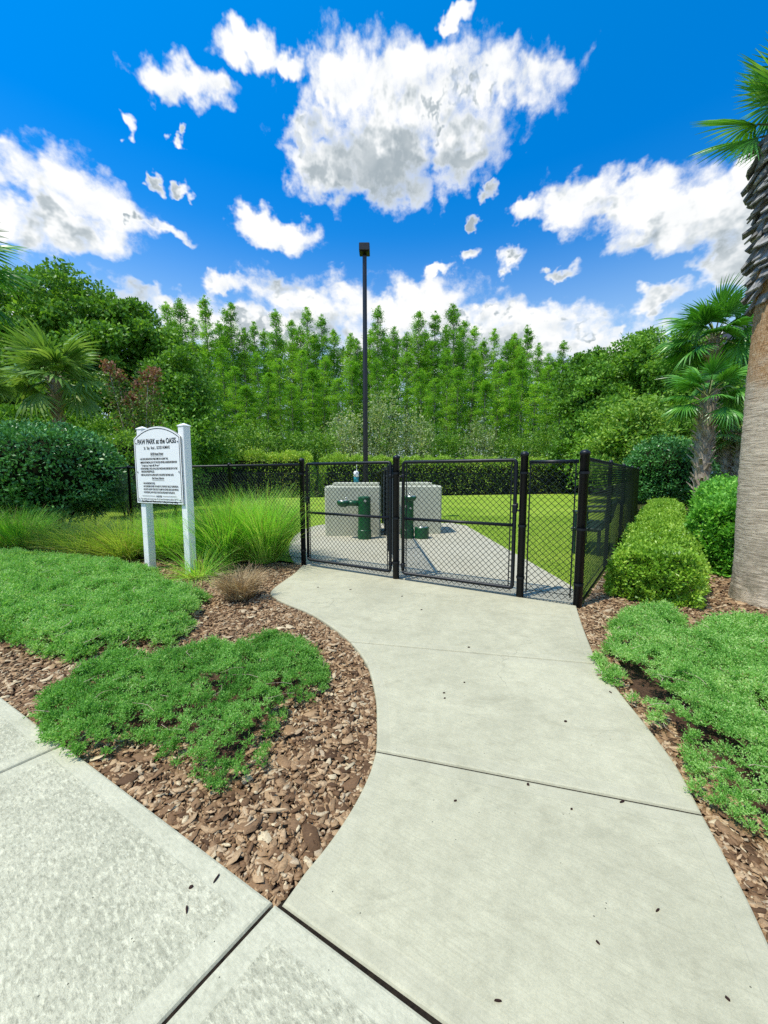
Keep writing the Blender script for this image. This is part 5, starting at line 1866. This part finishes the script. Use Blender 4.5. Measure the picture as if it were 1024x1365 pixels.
def palm(name, base, zc, trunk_r, nf, Lp, R, mat, label, seed, boots=True, k=.88, group=None, fr=None, elev=(-.7, 1.25), bootn=None, boot_from=.25, nl=30, cat='palm tree', wf=1.25):
    Lp, R = Lp * k, R * k
    r = np.random.default_rng(seed)
    t = thing(name, label, cat, (base[0], base[1], 0), 0, group)
    mb = MB()
    zs = np.linspace(-.06, zc - .1, 12)
    mb.tube([(.015 * math.sin(z * 2), .015 * math.cos(z * 3), z) for z in zs], [trunk_r * (1.15 if i == 0 else 1) * (1 + .05 * math.sin(i * 2.1)) for i in range(12)], 14)
    if boots:
        booted_trunk(mb, max(.3, zc * boot_from), zc - .05, trunk_r, bootn or int((zc * (1 - boot_from)) * 26), .95, .30, .055, seed)
    mb.build('trunk', M['boot'], t)
    fm = fr or [frond_mesh(seed * 10 + i, Lp * q, R * q2, nl, 1.85, mat, droop=dr, wfac=wf) for i, (q, q2, dr) in enumerate(((1, 1, .22), (.8, .95, .3), (1.1, 1.05, .4), (.9, .9, .15)))]
    for i in range(nf):
        f = i / max(1, nf - 1)
        a = i * 2.39996 + r.normal(0, .15)
        e = elev[0] + (elev[1] - elev[0]) * f ** .85 + r.normal(0, .1)
        link('frond', fm[i % len(fm)], t, (.04 * math.cos(a), .04 * math.sin(a), zc - .12 + .2 * f), (r.normal(0, .35), -e, a))
    return t, fm

x, y = bp(933, 11.3)
t1, fmA = palm('sabal_palm', (x, y), topz(528, 11.3), .19, 22, .60, .74, M['palm'], 'sabal palm with criss-cross booted trunk behind the round dark shrub at right', 201)
x, y = bp(936, 14.6)
palm('sabal_palm', (x, y), topz(447, 14.6), .17, 30, .85, 1.1, M['palm'], 'tallest sabal palm of the right group, crown against the sky left of the big trunk', 202)
x, y = bp(965.5, 16.5)
t3, fmB = palm('sabal_palm', (x, y), topz(568, 16.5), .17, 22, .6, .75, M['palm_pale'], 'small booted palm with fishbone trunk right of the sabal palm', 203, boot_from=.1)
for px, D, py, lab in ((950, 17.2, 578, 'small booted palm half hidden directly behind the sabal palm trunk'), (982, 16.0, 574, 'small booted palm closest to the left side of the big palm trunk')):
    x, y = bp(px, D)
    palm('sabal_palm', (x, y), topz(py, D), .15, 18, .6, .75, M['palm_pale'], lab, 204 + int(px), boot_from=.1, fr=fmB)
x, y = bp(86, 14.5)
palm('sabal_palm', (x, y), topz(503, 14.5), .16, 30, .9, 1.1, M['palm_pale'], 'pale green fan palm rising above the round shrub at the left', 206, elev=(-.6, 1.3), nl=20, wf=1.5)
x, y = bp(-62, 6.0)
palm('sabal_palm', (x, y), topz(352, 6.0), .2, 26, .55, .78, M['palm_big'], 'near fan palm whose frond tips enter at the left picture edge', 207)
x, y = bp(-28, 12)
palm('sabal_palm', (x, y), topz(508, 12), .18, 24, .6, .75, M['palm_pale'], 'lower fan palm at the left picture edge behind the round shrub', 208)

# the big palm at the right
PD = 3.98
bt_ = thing('fan_palm', 'big fan palm with smooth ringed grey trunk at the right picture edge', 'palm tree', (AT(1030, 800, PD)[0], PD, 0))
ox, oy = bt_.location[0], bt_.location[1]
axis_px = [(1033, 800), (1035, 700), (1039, 600), (1044, 500), (1052, 400), (1055, 300), (1058, 200), (1059, 160)]
axp = [AT(px, py, PD) for px, py in axis_px]
axz = np.array([p[2] for p in axp]); axx = np.array([p[0] - ox for p in axp])
o_ = np.argsort(axz)
axz, axx = axz[o_], axx[o_]
def axis(z):
    return np.array([float(np.interp(z, axz, axx)), .02 * math.sin(z * 1.3), z])
zb_ = AT(1048, 392, PD)[2]
ztop = AT(1060, 165, PD)[2]
zs = np.linspace(-.06, zb_ + .25, 80)
rt = np.interp(zs, [-.06, .05, .2, .5, 1.0, 1.8, 2.6, 3.4], [.385, .365, .34, .312, .297, .285, .268, .25])
r = np.random.default_rng(9)
nA = 64
V = []
for i, z in enumerate(zs):
    c = axis(z)
    for k in range(nA):
        a = 2 * math.pi * k / nA
        rr = rt[i] * (1 + .012 * math.sin(3 * a + z * 1.7) + .010 * math.sin(7 * a - z * 3)) + .0035 * math.sin(z * 75 + 1.3 * math.sin(a * 2)) + (r.random() - .5) * .005
        V.append((c[0] + rr * math.cos(a), c[1] + rr * math.sin(a), z))
fs = [(i * nA + k, i * nA + (k + 1) % nA, (i + 1) * nA + (k + 1) % nA, (i + 1) * nA + k) for i in range(len(zs) - 1) for k in range(nA)]
mb = MB(); mb.add(V, fs)
mb.build('trunk', M['palm_trunk'], bt_, smooth=True)
mb = MB()
mb.tube([axis(z) for z in np.linspace(zb_ + .1, ztop, 10)], [.25, .25, .24, .23, .22, .21, .2, .19, .17, .12], 14)
booted_trunk(mb, zb_ + .02, ztop - .05, .25, 130, -.85, .19, .085, 77, axis)
booted_trunk(mb, zb_ + .25, ztop, .235, 90, -.6, .18, .08, 78, axis)
mb.build('booted_crown_shaft', M['boot_dark'], bt_)
fm = [frond_mesh(300 + i, Lp, R, 44, 1.75, M['palm_big'], droop=dr, web=.5, tipdroop=td) for i, (Lp, R, dr, td) in enumerate(((.30, .50, .06, .05), (.26, .48, .10, .08), (.34, .52, .08, .04), (.28, .49, .14, .10)))]
ct_ = axis(ztop)
for i in range(14):
    f = i / 13
    a = i * 2.39996 + .4 + r.normal(0, .12)
    e = .05 + 1.3 * f + r.normal(0, .08)
    link('frond', fm[i % 4], bt_, (ct_[0], ct_[1], ztop - .08 + .15 * f), (r.normal(0, .4), -e, a))
